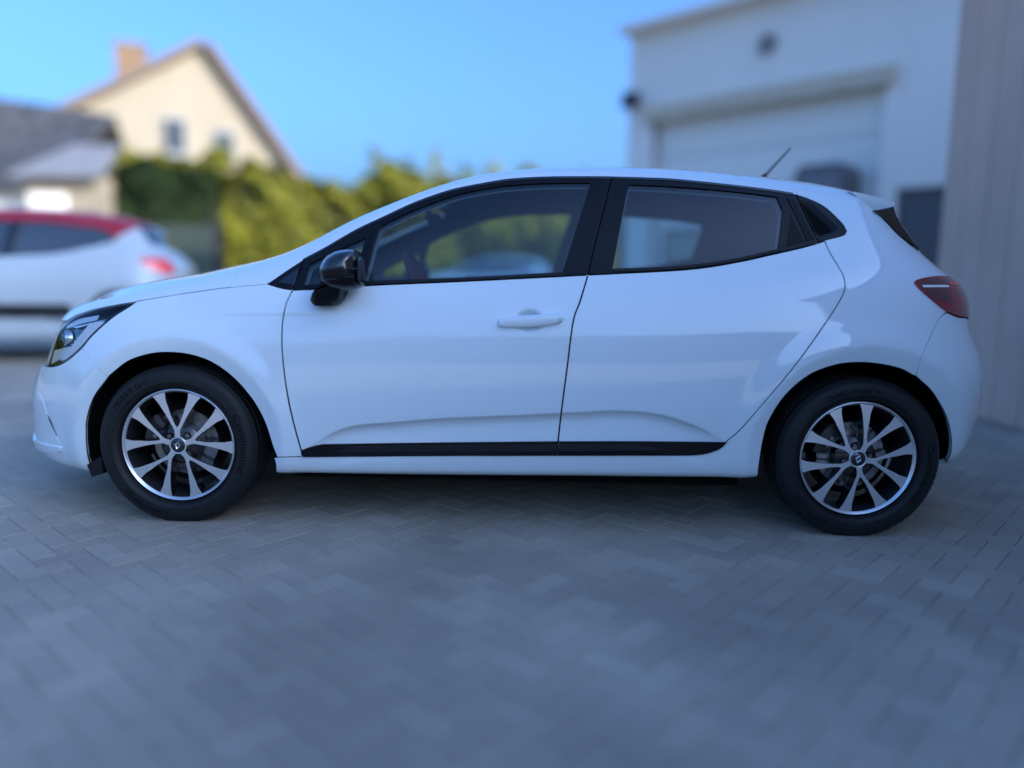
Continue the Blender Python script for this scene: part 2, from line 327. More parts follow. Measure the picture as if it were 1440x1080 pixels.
def panel(name,loop,m,parent=None,lines=(),holes=(),h=.016,flange=.010,off=0.,both=False,far=False,lip=0.):
    """one body panel: both = mirrored and welded across the car's middle; far = the copy on the far side"""
    key=(loop.tobytes(),h)
    if key not in _SC:
        V,T=sheet(loop,holes,h,lines); _SC[key]=(V,T,P(V[:,0],V[:,1]),nrm(V[:,0],V[:,1]))
    V,T,X,N=[q.copy() for q in _SC[key]]
    a=X[T]; fn=np.cross(a[:,1]-a[:,0],a[:,2]-a[:,0]); flip=(fn*N[T[:,0]]).sum(1)<0; T[flip]=T[flip][:,::-1]
    N[np.abs(X[:,1])<1e-4,1]=0; X=X+N*off
    verts=[X]; nor=[N]; faces=[tuple(t) for t in T]
    cnt={}
    for t in T:
        for i in range(3): cnt[(t[i],t[(i+1)%3])]=1
    be=[e for e in cnt if (e[1],e[0]) not in cnt and not (abs(X[e[0],1])<2e-3 and abs(X[e[1],1])<2e-3)]
    if flange:
        k=len(X); ids=sorted({i for e in be for i in e}); mp={v:i for i,v in enumerate(ids)}; n=len(ids)
        side=np.zeros((n,3))
        for a_,b_ in be:
            t=X[b_]-X[a_]; o=np.cross(t,N[a_]); side[mp[a_]]+=o; side[mp[b_]]+=o
        side/=np.maximum(np.linalg.norm(side,axis=1,keepdims=True),1e-9); ids=np.array(ids)
        rn=(N[ids]+side); rn/=np.linalg.norm(rn,axis=1,keepdims=True)
        r1=X[ids]+side*.0008-N[ids]*.0010; r2=X[ids]+side*.0008-N[ids]*flange
        if lip:                                                     # wheel-arch style: the flange turns straight inwards
            r2=r1.copy(); r2[:,1]+=lip*sstep(.2,.5,np.abs(r1[:,1]))
        verts+=[r1,r1,r2]; nor+=[rn,side,side]
        for a_,b_ in be:
            i,j=mp[a_],mp[b_]; faces+=[(b_,a_,k+i,k+j),(k+n+j,k+n+i,k+2*n+i,k+2*n+j)]
    X=np.vstack(verts); N=np.vstack(nor)
    if both:
        k=len(X); X2=X*[1,-1,1]; N2=N*[1,-1,1]; mid=np.abs(X[:,1])<1e-3; idx=np.where(mid,np.arange(k),np.arange(k)+k)
        faces+=[tuple(int(idx[i]) for i in f[::-1]) for f in faces]; X=np.vstack([X,X2]); N=np.vstack([N,N2]); 
        used=np.zeros(len(X),bool); 
        for f in faces: used[list(f)]=True
        re=np.cumsum(used)-1; faces=[tuple(int(re[i]) for i in f) for f in faces]; X=X[used]; N=N[used]
    if far: X=X*[1,-1,1]; N=N*[1,-1,1]; faces=[f[::-1] for f in faces]
    return meshobj(name,X,faces,m,parent,normals=N)
def pillow(poly,levels,m,name,parent=None,far=False,ang=40):
    """rounded solid: an (x,z) outline at several depths; levels = (y, inset in metres, dx, dz)"""
    poly=np.asarray(poly,float); n=len(poly); c=poly.mean(0); A=.5*np.sum(poly[:,0]*np.roll(poly[:,1],-1)-poly[:,1]*np.roll(poly[:,0],-1))
    t=np.roll(poly,-1,0)-np.roll(poly,1,0); t/=np.linalg.norm(t,axis=1,keepdims=True); inn=np.stack([-t[:,1],t[:,0]],1)*(1 if A>0 else -1)
    v=[]; f=[]
    for lv in levels:
        y,ins=lv[:2]; dx,dz=(lv[2],lv[3]) if len(lv)>2 else (0,0); q=poly+inn*ins
        v+=[(a+dx,-y if far else y,b+dz) for a,b in q]
    for i in range(len(levels)-1): f+=[(i*n+j,i*n+(j+1)%n,(i+1)*n+(j+1)%n,(i+1)*n+j) for j in range(n)]
    f+=[tuple(range(n)),tuple((len(levels)-1)*n+j for j in range(n))[::-1]]
    o=meshobj(name,v,f,m,parent); return autosmooth(o,ang)
def pxz(pts,y,step=None):
    """photograph pixels -> (x,z) on a plane of constant y"""
    p=np.asarray(pts,float)
    if step: p=crspline(np.vstack([p,p[:1]]),step)[:-1]
    d=CF+((p[:,0:1]-720)/F_PX)*CR-((p[:,1:2]-540)/F_PX)*CU; q=CC+d*((y-CC[1])/d[:,1:2]); return np.stack([q[:,0],q[:,2]],1)
def zline(xs,zs):
    """(s, v) of a line given by heights along the flank"""
    vv=np.linspace(0,.7,400); out=[]
    for x,z in zip(xs,zs): q=P(np.full(400,x),vv); out.append((x,np.interp(z,q[:,2],vv)))
    return np.array(out)
_cx=np.arange(-.80,.785,.014); _cz=cubic(CRXA,CRZA,CRM,_cx)[0]
CREASE=[zline(_cx,_cz+d) for d in (.005,0,-.006,-.014,-.026)]
# traced lines (pixels of the 1440 x 1080 photograph)
G=1.45
DOOR_F=[(411.5,407.5),(404.5,421),(400.6,433),(397.6,449),(396.3,464.5),(396.7,495.6),(402.6,546),(412.3,592.8),(425.9,642.6)]
DOOR_B=[(826.8,386.4),(815.6,424),(806,452.5),(797.5,517.5),(790,575),(782.5,640.6)]
DOOR_R=[(1160,338.5),(1168,356),(1178.4,372.8),(1186,387),(1189,399.5),(1187.6,409.5),(1183,420),(1171,440),(1137.7,488),(1109,526),(1063,580),(1039.7,606),(1023,620)]
DOOR_RB=[(1023,620),(1016,628.5),(1004,634.8),(988,639),(970,640.4)]
BELT_F=[(411.5,407.5),(450,406),(510,401.5),(660,394.8),(826.8,386.4)]
BELT_R=[(826.8,386.4),(875,384),(950,380),(995,375.5),(1043.7,367),(1085,357.8),(1130,347.4),(1160,338.5)]
DLO_A=[(376,398.6),(401,381.5),(427,364.6),(460,347),(500,323.8),(541.7,304),(583,285),(625,270),(652.8,263),(700,254.4),(725.8,251.3),(771.7,249),(832.8,248.7),(860,249)]
DLO_R=[(860,249),(905,250.3),(950,252.5),(1025,260),(1085,267.3),(1115,272),(1137.5,278.7),(1160,290),(1178.7,306.9),(1188,317.5),(1191.5,325),(1188.5,330.5),(1182.5,333),(1160,338.5)]
ARCH_F=[(128,660),(122.5,640),(120.5,615),(121.5,589),(132,558),(151.7,530.6),(179,509),(207,499),(233.4,496),(264.5,498.7),(295.6,509),(326.7,530.6),(354,561.7),(371.4,592.8),(383,627.8),(388,650),(390,664)]
ARCH_R=[(1065,668),(1067,650),(1072.5,617.5),(1081,590),(1104,555),(1137.7,526.5),(1176,512),(1210,508.7),(1243.6,512),(1282,525.5),(1311,550.5),(1330,582),(1338,613),(1337.5,637),(1331,651.6)]
def part(line,a,b):
    """the stretch of a traced line between two of its points (indices), either way round"""
    return line[a:b+1] if a<=b else line[b:a+1][::-1]
HOODLINE=[(191.6,423.4),(233,416.2),(280,409.2),(323,403.4),(350,401),(376,398.6)]
LAMP_TOP=[(95,449.5),(106,442.8),(130.7,434.7),(163,428),(191.6,423.4)]
LAMP_BOT=[(191.6,423.4),(182.5,430),(156.6,447),(130.7,470),(115.6,487.5),(102,500.5),(88,510.5),(75,515),(63,514.8)]
LAMP_FRONT=[(63,514.8),(67,503),(71.5,489),(74.5,476),(79,466),(86,457),(95,449.5)]
TAIL_TOP=[(1285,396.7),(1286.5,395),(1292,392.8),(1303.7,390.4),(1318,388.8),(1334,389.6)]
TAIL_BOT=[(1358,446),(1347.5,444.9),(1330,438),(1318.3,429.3),(1298.9,412.8),(1288,402),(1285.2,398.5),(1285,396.7)]
hb=empty('white_hatchback'); tag(hb,'white five-door hatchback parked side-on across the paved yard','car')
def sv1(p): return px2sv([p])[0]
svw=sv1((345.6,371.5)); LT=px2sv([(95,449.5)])[0]; LBp=px2sv([(63,514.8)])[0]; TT=sv1((1334,389.6)); TB=sv1((1358,446)); 
VW=.932                                            # side edge of the windscreen
GLASS_F=[[(512,395.5),(518,372),(525,345),(533,318.5)],[(533,318.5),(562.5,303.5),(597,288.9),(625,278.8),(652.8,270.6),(700,262),(726,259.4),(771.7,256.9),(831,256.6)],[(831,256.6),(818,298),(804,342),(791,383)],[(791,383),(660,390.2),(512,395.5)]]
GLASS_Q=[[(426,401),(434,371.5)],[(434,371.5),(470,354),(515,334)],[(515,334),(507,360),(498.5,397.5)],[(498.5,397.5),(426,401)]]
GLASS_R=[[(860.7,378),(867,345),(875,303),(884.4,259)],[(884.4,259),(935,261.2),(987.5,264.8),(1040,269.8),(1092.5,276.3)],[(1092.5,276.3),(1101,295.6)],[(1101,295.6),(1098,322),(1094,350)],[(1094,350),(1040,362.5),(987.5,370.6),(931,375.6),(860.7,378)]]
QRECESS=[[(1123,281),(1139,285),(1155.5,298.8),(1174.4,316),(1178,323.5),(1171,330),(1149,336)],[(1149,336),(1137,309),(1123,281)]]
gf=outline(GLASS_F); gq=outline(GLASS_Q); gr=outline(GLASS_R)
archf=outline([ARCH_F,('sv',[(sv1((390,664))[0],0),(sv1((128,660))[0],0)])]); archr=outline([ARCH_R,('sv',[(sv1((1331,651.6))[0],0),(sv1((1065,668))[0],0)])])
wind=np.array([(-1.06,VW+.012),(-.95,VW-.006),(-.8,VW-.012),(-.6,VW-.014),(-.45,VW-.010),(-.345,VW+.004),(-.325,VW+.02),(-.36,.98),(-.38,1),(-1.16,1),(-1.13,.97)])
rg_px=outline([[(1230.5,297.5),(1245,312),(1262,330),(1281,345.8)]])
RGS=np.vstack([rg_px,[(2,rg_px[-1,1]-.01),(2,rg_px[0,1]+.035)]])            # rear window in (s, v)
# --- body shell: pillars, roof, rear quarters and sills in one pressing
seam_q=[(1330,438.3),(1318,452),(1305,480),(1296.6,497.6),(1287.5,528)]
loop=outline([('sv',[svw+(0,.001)]),
   ('sv',[(-1.06,VW+.012),(-.95,VW-.006),(-.8,VW-.012),(-.6,VW-.014),(-.45,VW-.010),(-.345,VW+.004),(-.325,VW+.02),(-.36,.98),(-.38,1),(1.62,1)]),
   ('sv',[(1.60,.975)]),
   [(1197,269.5),(1213,283),(1230,297)],
   [(1230,297),(1245,312),(1262,330),(1281,345.8)],
   [(1281,345.8),(1296,363),(1310,378),(1318,388.8)],
   part(TAIL_TOP,4,0), part(TAIL_BOT,7,2), seam_q, [ARCH_R[9],(1268,518),ARCH_R[8],ARCH_R[7],ARCH_R[6],ARCH_R[5],ARCH_R[4],ARCH_R[3],ARCH_R[2],ARCH_R[1],ARCH_R[0]],
   ('sv',[(sv1((1065,668))[0],0),(sv1((390,664))[0],0)]),
   [(389.5,664),(388,650),(386,644.5)],[(386,644.5),(425.9,643.6),(600,642),(782.5,641.5),(970,641.3)],('g',.8,DOOR_RB[::-1]),('g',.8,DOOR_R[::-1]),
   DLO_R[::-1],DLO_A[::-1],[(376,398.6),(350,401),(323,403.4)],[(323,403.4),(329,393),(336,382),(345.6,371.3)]],gap=0)
body=panel('body_shell',loop,'white_paint',hb,both=True,h=.014,flange=.012)
# --- bonnet, grille, bumpers, tailgate
c_h=(-2,LT[1]-.005); c_b=(-2,LBp[1]-.02)
hood=outline([part(LAMP_TOP,0,4),('g',-.6,HOODLINE[:4]),('g',-.8,[(323,403.4),(329,393),(336,382),(345.6,371.3)]),('sv',[(-1.06,VW+.012),(-1.13,.97),(-1.16,1),(-2,1),c_h])],gap=0)
hood_=np.array(hood); hood=panel('bonnet',hood_,'white_paint',hb,both=True,h=.02)
fbl=outline([('g',.3,[(115.6,489),(124,502),(135,515),(150.6,529.5)]),part(ARCH_F,5,0),('sv',[(sv1((128,660))[0],0),(-2,0),c_b]),[(63,515.3),(75,515.8),(88,511.3),(102,501.3),(115.6,489)]],gap=G*.6)
bumper=panel('front_bumper',fbl,'white_paint',hb,both=True,h=.016,flange=.02)
grl=np.vstack([[c_b],px2sv(crspline(LAMP_FRONT,5)),[c_h]])
panel('grille',grl,'black_gloss',hb,both=True,h=.04,off=-.012,flange=0)
# air curtain slot, lower lip
sl=outline([[(66.5,582),(71.5,590),(76,602),(81.5,613.5)],[(81.5,613.5),(74.5,607),(69,596),(66.5,582)]])
panel('air_vent',sl,'black_gloss',bumper,h=.006,flange=0,off=.0015); panel('air_vent',sl,'black_gloss',bumper,h=.006,flange=0,off=.0015,far=True)
panel('bumper_corner',outline([[(51.5,550),(58,557),(65,577),(70.5,594),(79,611)],[(79,611),(84,626)],[(84,626),(66,622),(52.5,616.5)],[(52.5,616.5),(51.5,580),(51.5,550)]]),'white_paint',bumper,h=.008,flange=.004,off=.0022)
lv=sv1((60,626)); lp=outline([[(52,619),(66,624.5),(87,628.5)],[(87,628.5),(86,633),(84.5,636.5)],[(84.5,636.5),(66,634),(53,629)],('sv',[(-2,lv[1]-.020),(-2,lv[1]+.012)])])
panel('lower_lip',lp,'white_paint',bumper,both=True,h=.01,off=.011,flange=.016)
# --- wings
for far in (False,True):
    fl=outline([HOODLINE,[(376,398.6),(393,404),(411.5,407.5)],DOOR_F,[(425.9,642.6),(390,643.6)],[(389,643),(383,627.8),(371.4,592.8),(354,561.7),(326.7,530.6),(295.6,509),(264.5,498.7),(233.4,496),(207,499),(179,509),(151.7,530.6)],('g',.3,[(150.6,528.6),(135,515),(124,501.5),(115.6,488)]),[(115.6,488),(130.7,470),(156.6,447),(182.5,430),(191.6,423.4)]],gap=G)
    panel('front_wing',fl,'white_paint',hb,h=.013,flange=.014,far=far)
# --- doors with their frames, panes, strips and handles
def door_parts(far):
    dl=outline([BELT_F,DOOR_B,[(782.5,640.6),(600,641),(425.9,642.6)],DOOR_F[::-1]],gap=G)
    d=panel('front_door',dl,'white_paint',hb,lines=CREASE,h=.012,flange=.014,far=far)
    fr=outline([[(411.8,404),(419,388),(427,364.6)],DLO_A[2:],[(860,249),(851,287.5),(838,338),(826.8,386.4)],BELT_F[::-1],[(411.5,407.5),(411.8,404)]],gap=G*.7)
    panel('window_frame',fr,'black_satin',d,holes=(gf,gq),h=.02,flange=.012,off=.001,far=far)
    panel('window_pane',outline(GLASS_F,gap=-1.2),'car_glass',d,h=.03,flange=0,off=-.004,far=far)
    panel('quarter_pane',outline(GLASS_Q,gap=-1.2),'car_glass',d,h=.03,flange=0,off=-.004,far=far)
    # thin weatherstrip along the sill of the pane and the frame's raised outer edge
    panel('weatherstrip',outline([[(505,396.8),(660,391.4),(793,384.4)],[(793,384.4),(792,387.6)],[(792,387.6),(660,394.2),(505,400.6)],[(505,400.6),(505,396.8)]]),'black_trim',d,h=.02,flange=.006,off=.005,far=far)
    panel('edge_strip',outline([DLO_A[2:-1]+[(859.5,249)],[(859.5,249),(859,251.8)],[(x,y+2.9) for x,y in DLO_A[2:-1]][::-1]],gap=.2),'black_gloss',d,h=.02,flange=.004,off=.004,far=far)
    panel('sill_strip',outline([[(424.5,632.5),(437,628),(453,624.2)],[(453,624.2),(620,621.8),(786,620.2)],[(786,620.2),(782.9,640.2)],[(782.9,640.2),(600,640.6),(426,642)],[(426,642),(424.5,632.5)]],gap=.5),'black_satin',d,h=.015,flange=.009,off=.007,far=far)
    panel('sill_ridge',outline([[(487,630),(500,627.2),(620,625.6),(784,624.6)],[(784,624.6),(783,634)],[(783,634),(600,634.6),(470,635.6)],[(470,635.6),(487,630)]],gap=.3),'black_trim',d,h=.015,flange=.004,off=.010,far=far)
    r=outline([BELT_R,DOOR_R,DOOR_RB,[(970,640.4),(880,640.5),(782.5,640.6)],DOOR_B[::-1]],gap=G)
    e=panel('rear_door',r,'white_paint',hb,lines=CREASE,h=.012,flange=.014,far=far)
    fr=outline([DLO_R[:6]+[(1119,273)],[(1119,273),(1134,306),(1148.5,335),(1152,341)],part(BELT_R,7,0)[1:],[(826.8,386.4),(838,338),(851,287.5),(860,249)]],gap=G*.7)
    panel('window_frame',fr,'black_satin',e,holes=(gr,),h=.02,flange=.012,off=.001,far=far)
    panel('window_pane',outline(GLASS_R,gap=-1.2),'car_glass',e,h=.03,flange=0,off=-.004,far=far)
    panel('weatherstrip',outline([[(862,379),(931,376.8),(987.5,371.9),(1040,364),(1098,350.4)],[(1098,350.4),(1098,353)],[(1098,353),(1040,366.5),(987.5,374.5),(931,379.4),(862,382)],[(862,382),(862,379)]]),'black_trim',e,h=.02,flange=.006,off=.005,far=far)
    panel('pillar_trim',outline([[(1106,279.5),(1117,283),(1131,311),(1144,336.5)],[(1144,336.5),(1134,339.5)],[(1134,339.5),(1121,309),(1106,279.5)]],gap=.4),'pillar_black',e,h=.015,flange=.004,off=.004,far=far)
    panel('pillar_trim',outline([[(1112,302),(1121,320),(1130.5,340)],[(1130.5,340),(1106,346.5)],[(1106,346.5),(1109,325),(1112,302)]],gap=.4),'pillar_black',e,h=.015,flange=.004,off=.003,far=far)
    panel('edge_strip',outline([DLO_R[:6],[(1115,272),(1114.5,274.6)],[(x,y+2.6) for x,y in DLO_R[:6]][::-1]],gap=.2),'black_gloss',e,h=.02,flange=.004,off=.004,far=far)
    panel('sill_strip',outline([[(786.6,620.2),(900,620.1),(1022,621.2)],[(1022,621.2),(1016,628.5),(1004,634.2),(988,638.6),(970,640)],[(970,640),(880,640.2),(783.6,640.2)],[(783.6,640.2),(786.6,620.2)]],gap=.5),'black_satin',e,h=.015,flange=.009,off=.007,far=far)
    panel('sill_ridge',outline([[(786,624.6),(860,624.6),(895,625.2),(906,628)],[(906,628),(940,632.5)],[(940,632.5),(860,633.6),(784.5,634)],[(784.5,634),(786,624.6)]],gap=.3),'black_trim',e,h=.015,flange=.004,off=.010,far=far)
    # pull handle of the front door: a bowed grip on two feet
    q=px2sv([(742,452)])[0]; ys=float(P(q[0],q[1])[1]); hp=pxz([(699,454),(700.6,449.4),(708,447),(721,445.2),(742,443.4),(764.6,441.8),(782,441.2),(788.5,441.8),(791.6,445),(792,450.5),(789,454),(772.4,458),(745,460.2),(719,461.4),(704,460.6),(700,458)],ys-.03,2.5)
    pillow(hp,[(ys-.012,.004),(ys-.020,0),(ys-.032,.0005),(ys-.040,.004),(ys-.0425,.009)],'white_paint','door_handle',d,far)
    hm=hp.mean(0)
    for dx in (-.098,.100): 
        ft=[(hm[0]+dx+.022*math.cos(a),hm[1]+(.018 if dx<0 else .020)*math.sin(a)+dx*.07) for a in np.linspace(0,2*PI,20,endpoint=False)]
        pillow(ft,[(ys+.02,0),(ys-.016,0),(ys-.022,.004)],'white_paint','handle_foot',d,far)
    lock=[(hm[0]+.112+.0105*math.cos(a),hm[1]+.0105*math.sin(a)+.012) for a in np.linspace(0,2*PI,20,endpoint=False)]
    pillow(lock,[(ys-.038,0),(ys-.0435,0),(ys-.0445,.0015)],'white_paint','key_cover',d,far)
    # sail triangle and rear quarter trim with the hidden grip
    st=outline([DLO_A[:3],[(427,364.6),(419,388),(411.8,404),(411.5,407.5)],[(411.5,407.5),(393,404),(376,398.6)]],gap=G*.7)
    t=panel('mirror_triangle',st,'black_satin',hb,h=.02,flange=.012,off=.001,far=far)
    panel('triangle_inset',outline([[(393,397),(420.5,378)],[(420.5,378),(413.5,401)],[(413.5,401),(393,397)]]),'black_gloss',t,h=.02,flange=.004,off=.004,far=far)
    qt=outline([[(1119,273),(1137.5,279)]+DLO_R[7:],[(1160,338.5),(1152,341)],[(1152,341),(1148.5,335),(1134,306),(1119,273)]],gap=G*.7)
    rec=outline(QRECESS)
    t=panel('quarter_trim',qt,'black_satin',hb,holes=(rec,),h=.012,flange=.012,off=.001,far=far)
    V,T=sheet(rec,(),.009); X=P(V[:,0],V[:,1]); N=nrm(V[:,0],V[:,1]); bl=subdiv(rec,.006)*[1,VS]
    dd=np.sqrt((((V*[1,VS])[:,None]-bl[None])**2).sum(-1)).min(1); X=X-N*(.0005+.034*sstep(0,.035,dd)*sstep(-.02,.02,(X[:,2]-1.145)+.25*(1.14-X[:,0])))[:,None]
    if far: X=X*[1,-1,1]
    autosmooth(meshobj('grip_recess',X,[tuple(q) for q in T],'black_trim',t,smooth=True),60)
    return d,e
door_parts(False); door_parts(True)
# --- glass front and back, tailgate, rear bumper, spoiler
panel('windscreen',wind,'screen_glass',hb,both=True,h=.05,flange=0,off=-.004)
panel('cowl',np.array([(-1.10,VW+.005),(-1.06,VW+.012),(-1.13,.97),(-1.16,1),(-1.2,1)]),'black_trim',hb,both=True,h=.05,flange=0,off=-.012)
vb=sv1((1326,470))[1]
tg=np.vstack([rg_px[-1:],[(2,rg_px[-1,1]-.012),(2,vb),(TB[0]+.12,vb),(TB[0]+.06,TB[1]-.005),(TT[0]+.03,(TT[1]+TB[1])/2),TT],px2sv([(1318,389.3)]),px2sv(crspline([(1318.6,388.8),(1310.6,378),(1296.6,363),(1281.6,346)],6))[:-1]])
tail=panel('tailgate',tg,'white_paint',hb,both=True,h=.02)
panel('rear_window',RGS,'black_gloss',tail,both=True,h=.02,flange=.006,off=.001)
rb=outline([[(1331,439.5),(1347,446),(1358,447)],('sv',[(TB[0]+.06,TB[1]-.010),(TB[0]+.12,vb-.004),(2,vb-.004),(2,0),(sv1((1331,651.6))[0],0)]),part(ARCH_R,14,10)+[(1293,533)],[(1288,528),(1297,497.6),(1306,480),(1319,452),(1331,439.5)]],gap=G*.5)
panel('rear_bumper',rb,'white_paint',hb,both=True,h=.015,flange=.02)
sp=[]; spf=[]; ny=21
A=pxz([(1196.5,269),(1215,272.6),(1240,279),(1256,284),(1260,286.6),(1257,289),(1245,292.8),(1230,297)],-.575)
for i in range(ny):
    y=-.575+1.15*i/(ny-1); k=1-(abs(y)/.575)**6; bow=.06*(1-(y/.575)**2); lift=.022*(1-(y/.575)**2)
    for j,(x,z) in enumerate(A):
        f=[0,.3,.7,1,1,1,.8,.6][j]; sp.append((x+bow*f+.0*k,y,z+lift))
n=len(A)
for i in range(ny-1): spf+=[(i*n+j,i*n+(j+1)%n,(i+1)*n+(j+1)%n,(i+1)*n+j) for j in range(n)]
spf+=[tuple(range(n))[::-1],tuple((ny-1)*n+j for j in range(n))]
autosmooth(meshobj('roof_spoiler',sp,spf,'white_paint',hb),50)
for far in (False,True):                            # dark vertical flicks beside the rear window
    bl=pxz([(1226,296.5),(1240,293.5),(1254.5,290.2),(1256.5,295),(1259.5,304),(1267,316.5),(1276,329),(1285,341.5),(1293,351.5),(1281,346.5),(1262,331),(1244,313)],-.625)
    pillow(bl,[(-.640,.004),(-.634,0),(-.60,0),(-.585,.004)],'black_gloss','window_flick',tail,far)
# --- lamps
for far in (False,True):
    hl=empty('headlight',parent=hb); full=outline([LAMP_TOP,LAMP_BOT,LAMP_FRONT],gap=.4)
    panel('lamp_housing',full,'black_satin',hl,h=.02,flange=0,off=-.030,far=far)
    panel('lamp_lens',full,'lamp_glass',hl,h=.02,flange=.012,off=0,far=far)
    panel('lens_border',outline([LAMP_BOT[:-1],[(75,515),(74,512)],[(x-2.2,y-2.6) for x,y in LAMP_BOT[1:-2]][::-1],[(180,429),(191.6,423.4)]]),'black_gloss',hl,h=.012,flange=0,off=-.006,far=far)
    panel('daytime_light',outline([[(123.5,453.5),(144,450.8)],[(144,450.8),(127,470),(108,491),(97,501),(88,505.5),(81,506.5)],[(81,506.5),(91,496),(104,478),(123.5,453.5)]]),'led_white',hl,h=.012,flange=.006,off=-.008,far=far)
    for k in range(9):
        t0=k/9; x=140-t0*44; y=453.5+t0*46
        panel('light_rib',outline([[(x,y),(x-1.3,y+1.2)],[(x-1.3,y+1.2),(x-16+3*t0,y+1.8-1.5*t0)],[(x-16+3*t0,y+1.8-1.5*t0),(x-14.5+3*t0,y+.4-1.5*t0)],[(x-14.5+3*t0,y+.4-1.5*t0),(x,y)]],step=8),'led_white',hl,h=.02,flange=0,off=-.006,far=far)
    panel('upper_reflector',outline([[(90,455.5),(106,446),(135,440)],[(135,440),(132,446.8)],[(132,446.8),(108,452.5),(88,460)],[(88,460),(90,455.5)]]),'reflector',hl,h=.012,flange=.004,off=-.014,far=far)
    panel('upper_reflector',outline([[(98,458),(120,452.8),(146,446.4)],[(146,446.4),(143.5,449.5)],[(143.5,449.5),(121,454.6),(104,459.5)],[(104,459.5),(98,458)]]),'chrome',hl,h=.012,flange=.004,off=-.011,far=far)
    panel('inner_reflector',outline([[(97,461),(121,455),(104,476),(99,485)],[(99,485),(100,473),(97,461)]]),'chrome_dark',hl,h=.012,flange=0,off=-.020,far=far)
    panel('lower_reflector',outline([[(71,492),(84,488.5),(95,486)],[(95,486),(88,497),(80,503.5),(67,510)],[(67,510),(71,492)]]),'reflector',hl,h=.012,flange=.004,off=-.014,far=far)
    q=px2sv([(86,474)])[0]; c=P(q[0],q[1]); nn=nrm(q[0],q[1]); 
    if far: c=c*[1,-1,1]; nn=nn*[1,-1,1]
    ax=Vector((-.86,nn[1]*.75,.05)).normalized(); M=Matrix.Translation(Vector(c)-Vector(nn)*.020)@ax.to_track_quat('Y','Z').to_matrix().to_4x4()
    mb=MB().lathe_y([(.002,.016),(.012,.014),(.020,.008),(.025,0),(.026,-.02)],28); mb.v=[M@p for p in mb.v]; mb.build('projector_lens','black_gloss',hl,40)
    mb=MB().lathe_y([(.0265,-.02),(.0275,.004),(.031,.006),(.033,.0),(.033,-.02)],28); mb.v=[M@p for p in mb.v]; mb.build('projector_ring','chrome',hl,40)
    tl=empty('taillight',parent=hb)
    fl=outline([TAIL_TOP,('sv',[(TT[0]+.035,TT[1]-.012),(TT[0]+.05,(TT[1]+TB[1])/2),(TB[0]+.06,TB[1]+.004)]),TAIL_BOT],gap=.4)
    base=panel('lamp_body',fl,'lamp_red',tl,h=.014,flange=.02,off=.006,far=far)
    panel('smoked_panel',outline([[(1289,397.5),(1305,393),(1330,394.5)],[(1330,394.5),(1331,405),(1335,428)],[(1335,428),(1328,424.5),(1312,421.5)],[(1312,421.5),(1300,410.5),(1289,397.5)]]),'lamp_smoke',tl,h=.01,flange=.002,off=.0075,far=far)
    panel('light_line',outline([[(1294.5,402.3),(1331,402.6)],[(1331,402.6),(1331,405)],[(1331,405),(1296.5,404.9)],[(1296.5,404.9),(1294.5,402.3)]]),'led_white',tl,h=.01,flange=.002,off=.010,far=far)
    panel('brake_bar',outline([[(1331.5,398),(1347,399)],[(1347,399),(1349,402.6)],[(1349,402.6),(1332,401.6)],[(1332,401.6),(1331.5,398)]]),'lamp_red_bright',tl,h=.01,flange=.002,off=.009,far=far)
# --- door mirrors
def dome(poly,c,y_in,y0,depth,m,name,parent,far,nl=9,sq=2.6):
    poly=np.asarray(poly,float); n=len(poly); v=[]; f=[]; lv=[(y_in,.86),(y_in-.012,.97)]
    for i in range(nl):
        t=i/(nl-1)*.97; lv.append((y0-depth*t,max(0,1-t**sq)**(1/sq)))
    for y,k in lv: v+=[(c[0]+(a-c[0])*k,-y if far else y,c[1]+(b-c[1])*k) for a,b in poly]
    for i in range(len(lv)-1): f+=[(i*n+j,i*n+(j+1)%n,(i+1)*n+(j+1)%n,(i+1)*n+j) for j in range(n)]
    f+=[tuple(range(n)),tuple((len(lv)-1)*n+j for j in range(n))[::-1]]
    return autosmooth(meshobj(name,v,f,m,parent),50)
for far in (False,True):
    mr=empty('side_mirror',parent=hb); Y=-.95
    cap=crspline(pxz([(449.8,381),(450.5,375),(453.5,368.5),(460.7,360),(473,353.3),(486.6,350.8),(496,351.2),(501,355),(504.5,365),(506.6,376)],Y),.006); cen=pxz([(480,379)],Y)[0]
    cp=np.vstack([cap,pxz([(493,377.4),(480,378.8),(465,380)],Y)])
    dome(cp,cen,Y+.10,Y+.03,.105,'black_gloss','mirror_cap',mr,far)
    lo=crspline(pxz([(507.0,378),(507.8,392),(507.2,400),(503,405.5),(493,407.8),(481,408),(465,405),(455,398.5),(449.8,390),(449.6,382.4)],Y),.006); lo=np.vstack([lo,pxz([(465,381.4),(480,380.2),(493,378.8)],Y)])
    dome(lo,cen,Y+.10,Y+.03,.098,'black_satin','mirror_housing',mr,far)
    ts=pxz([(462,392),(480,390),(503,387),(503.5,389),(480,392.6),(463,394)],Y); pillow(ts,[(Y-.030,0),(Y-.061,.0005),(Y-.063,.002)],'black_gloss','turn_signal',mr,far)
    stk=crspline(pxz([(486,402),(484,410),(481,420),(474,428.5),(466,430.4),(446,430.6),(441,428.5),(436.2,421.5),(440,414),(447,404),(450,396)],-.885),.006)
    pillow(stk,[(-.80,.0),(-.865,0),(-.895,.002),(-.92,.008,.008,.02),(-.935,.018,.012,.035)],'black_satin','mirror_stalk',mr,far)
    x=float(pxz([(507,380)],Y)[0,0])-.001; zc=float(cen[1]); s_=-1 if far else 1; n=20
    pts=[(Y+.02+.062*math.copysign(abs(math.cos(a))**.6,math.cos(a)),zc-.006+.050*math.copysign(abs(math.sin(a))**.6,math.sin(a))) for a in np.linspace(0,2*PI,n,endpoint=False)]
    meshobj('mirror_glass',[(x,s_*a,b) for a,b in pts],[tuple(range(n))],'mirror_glass',mr)
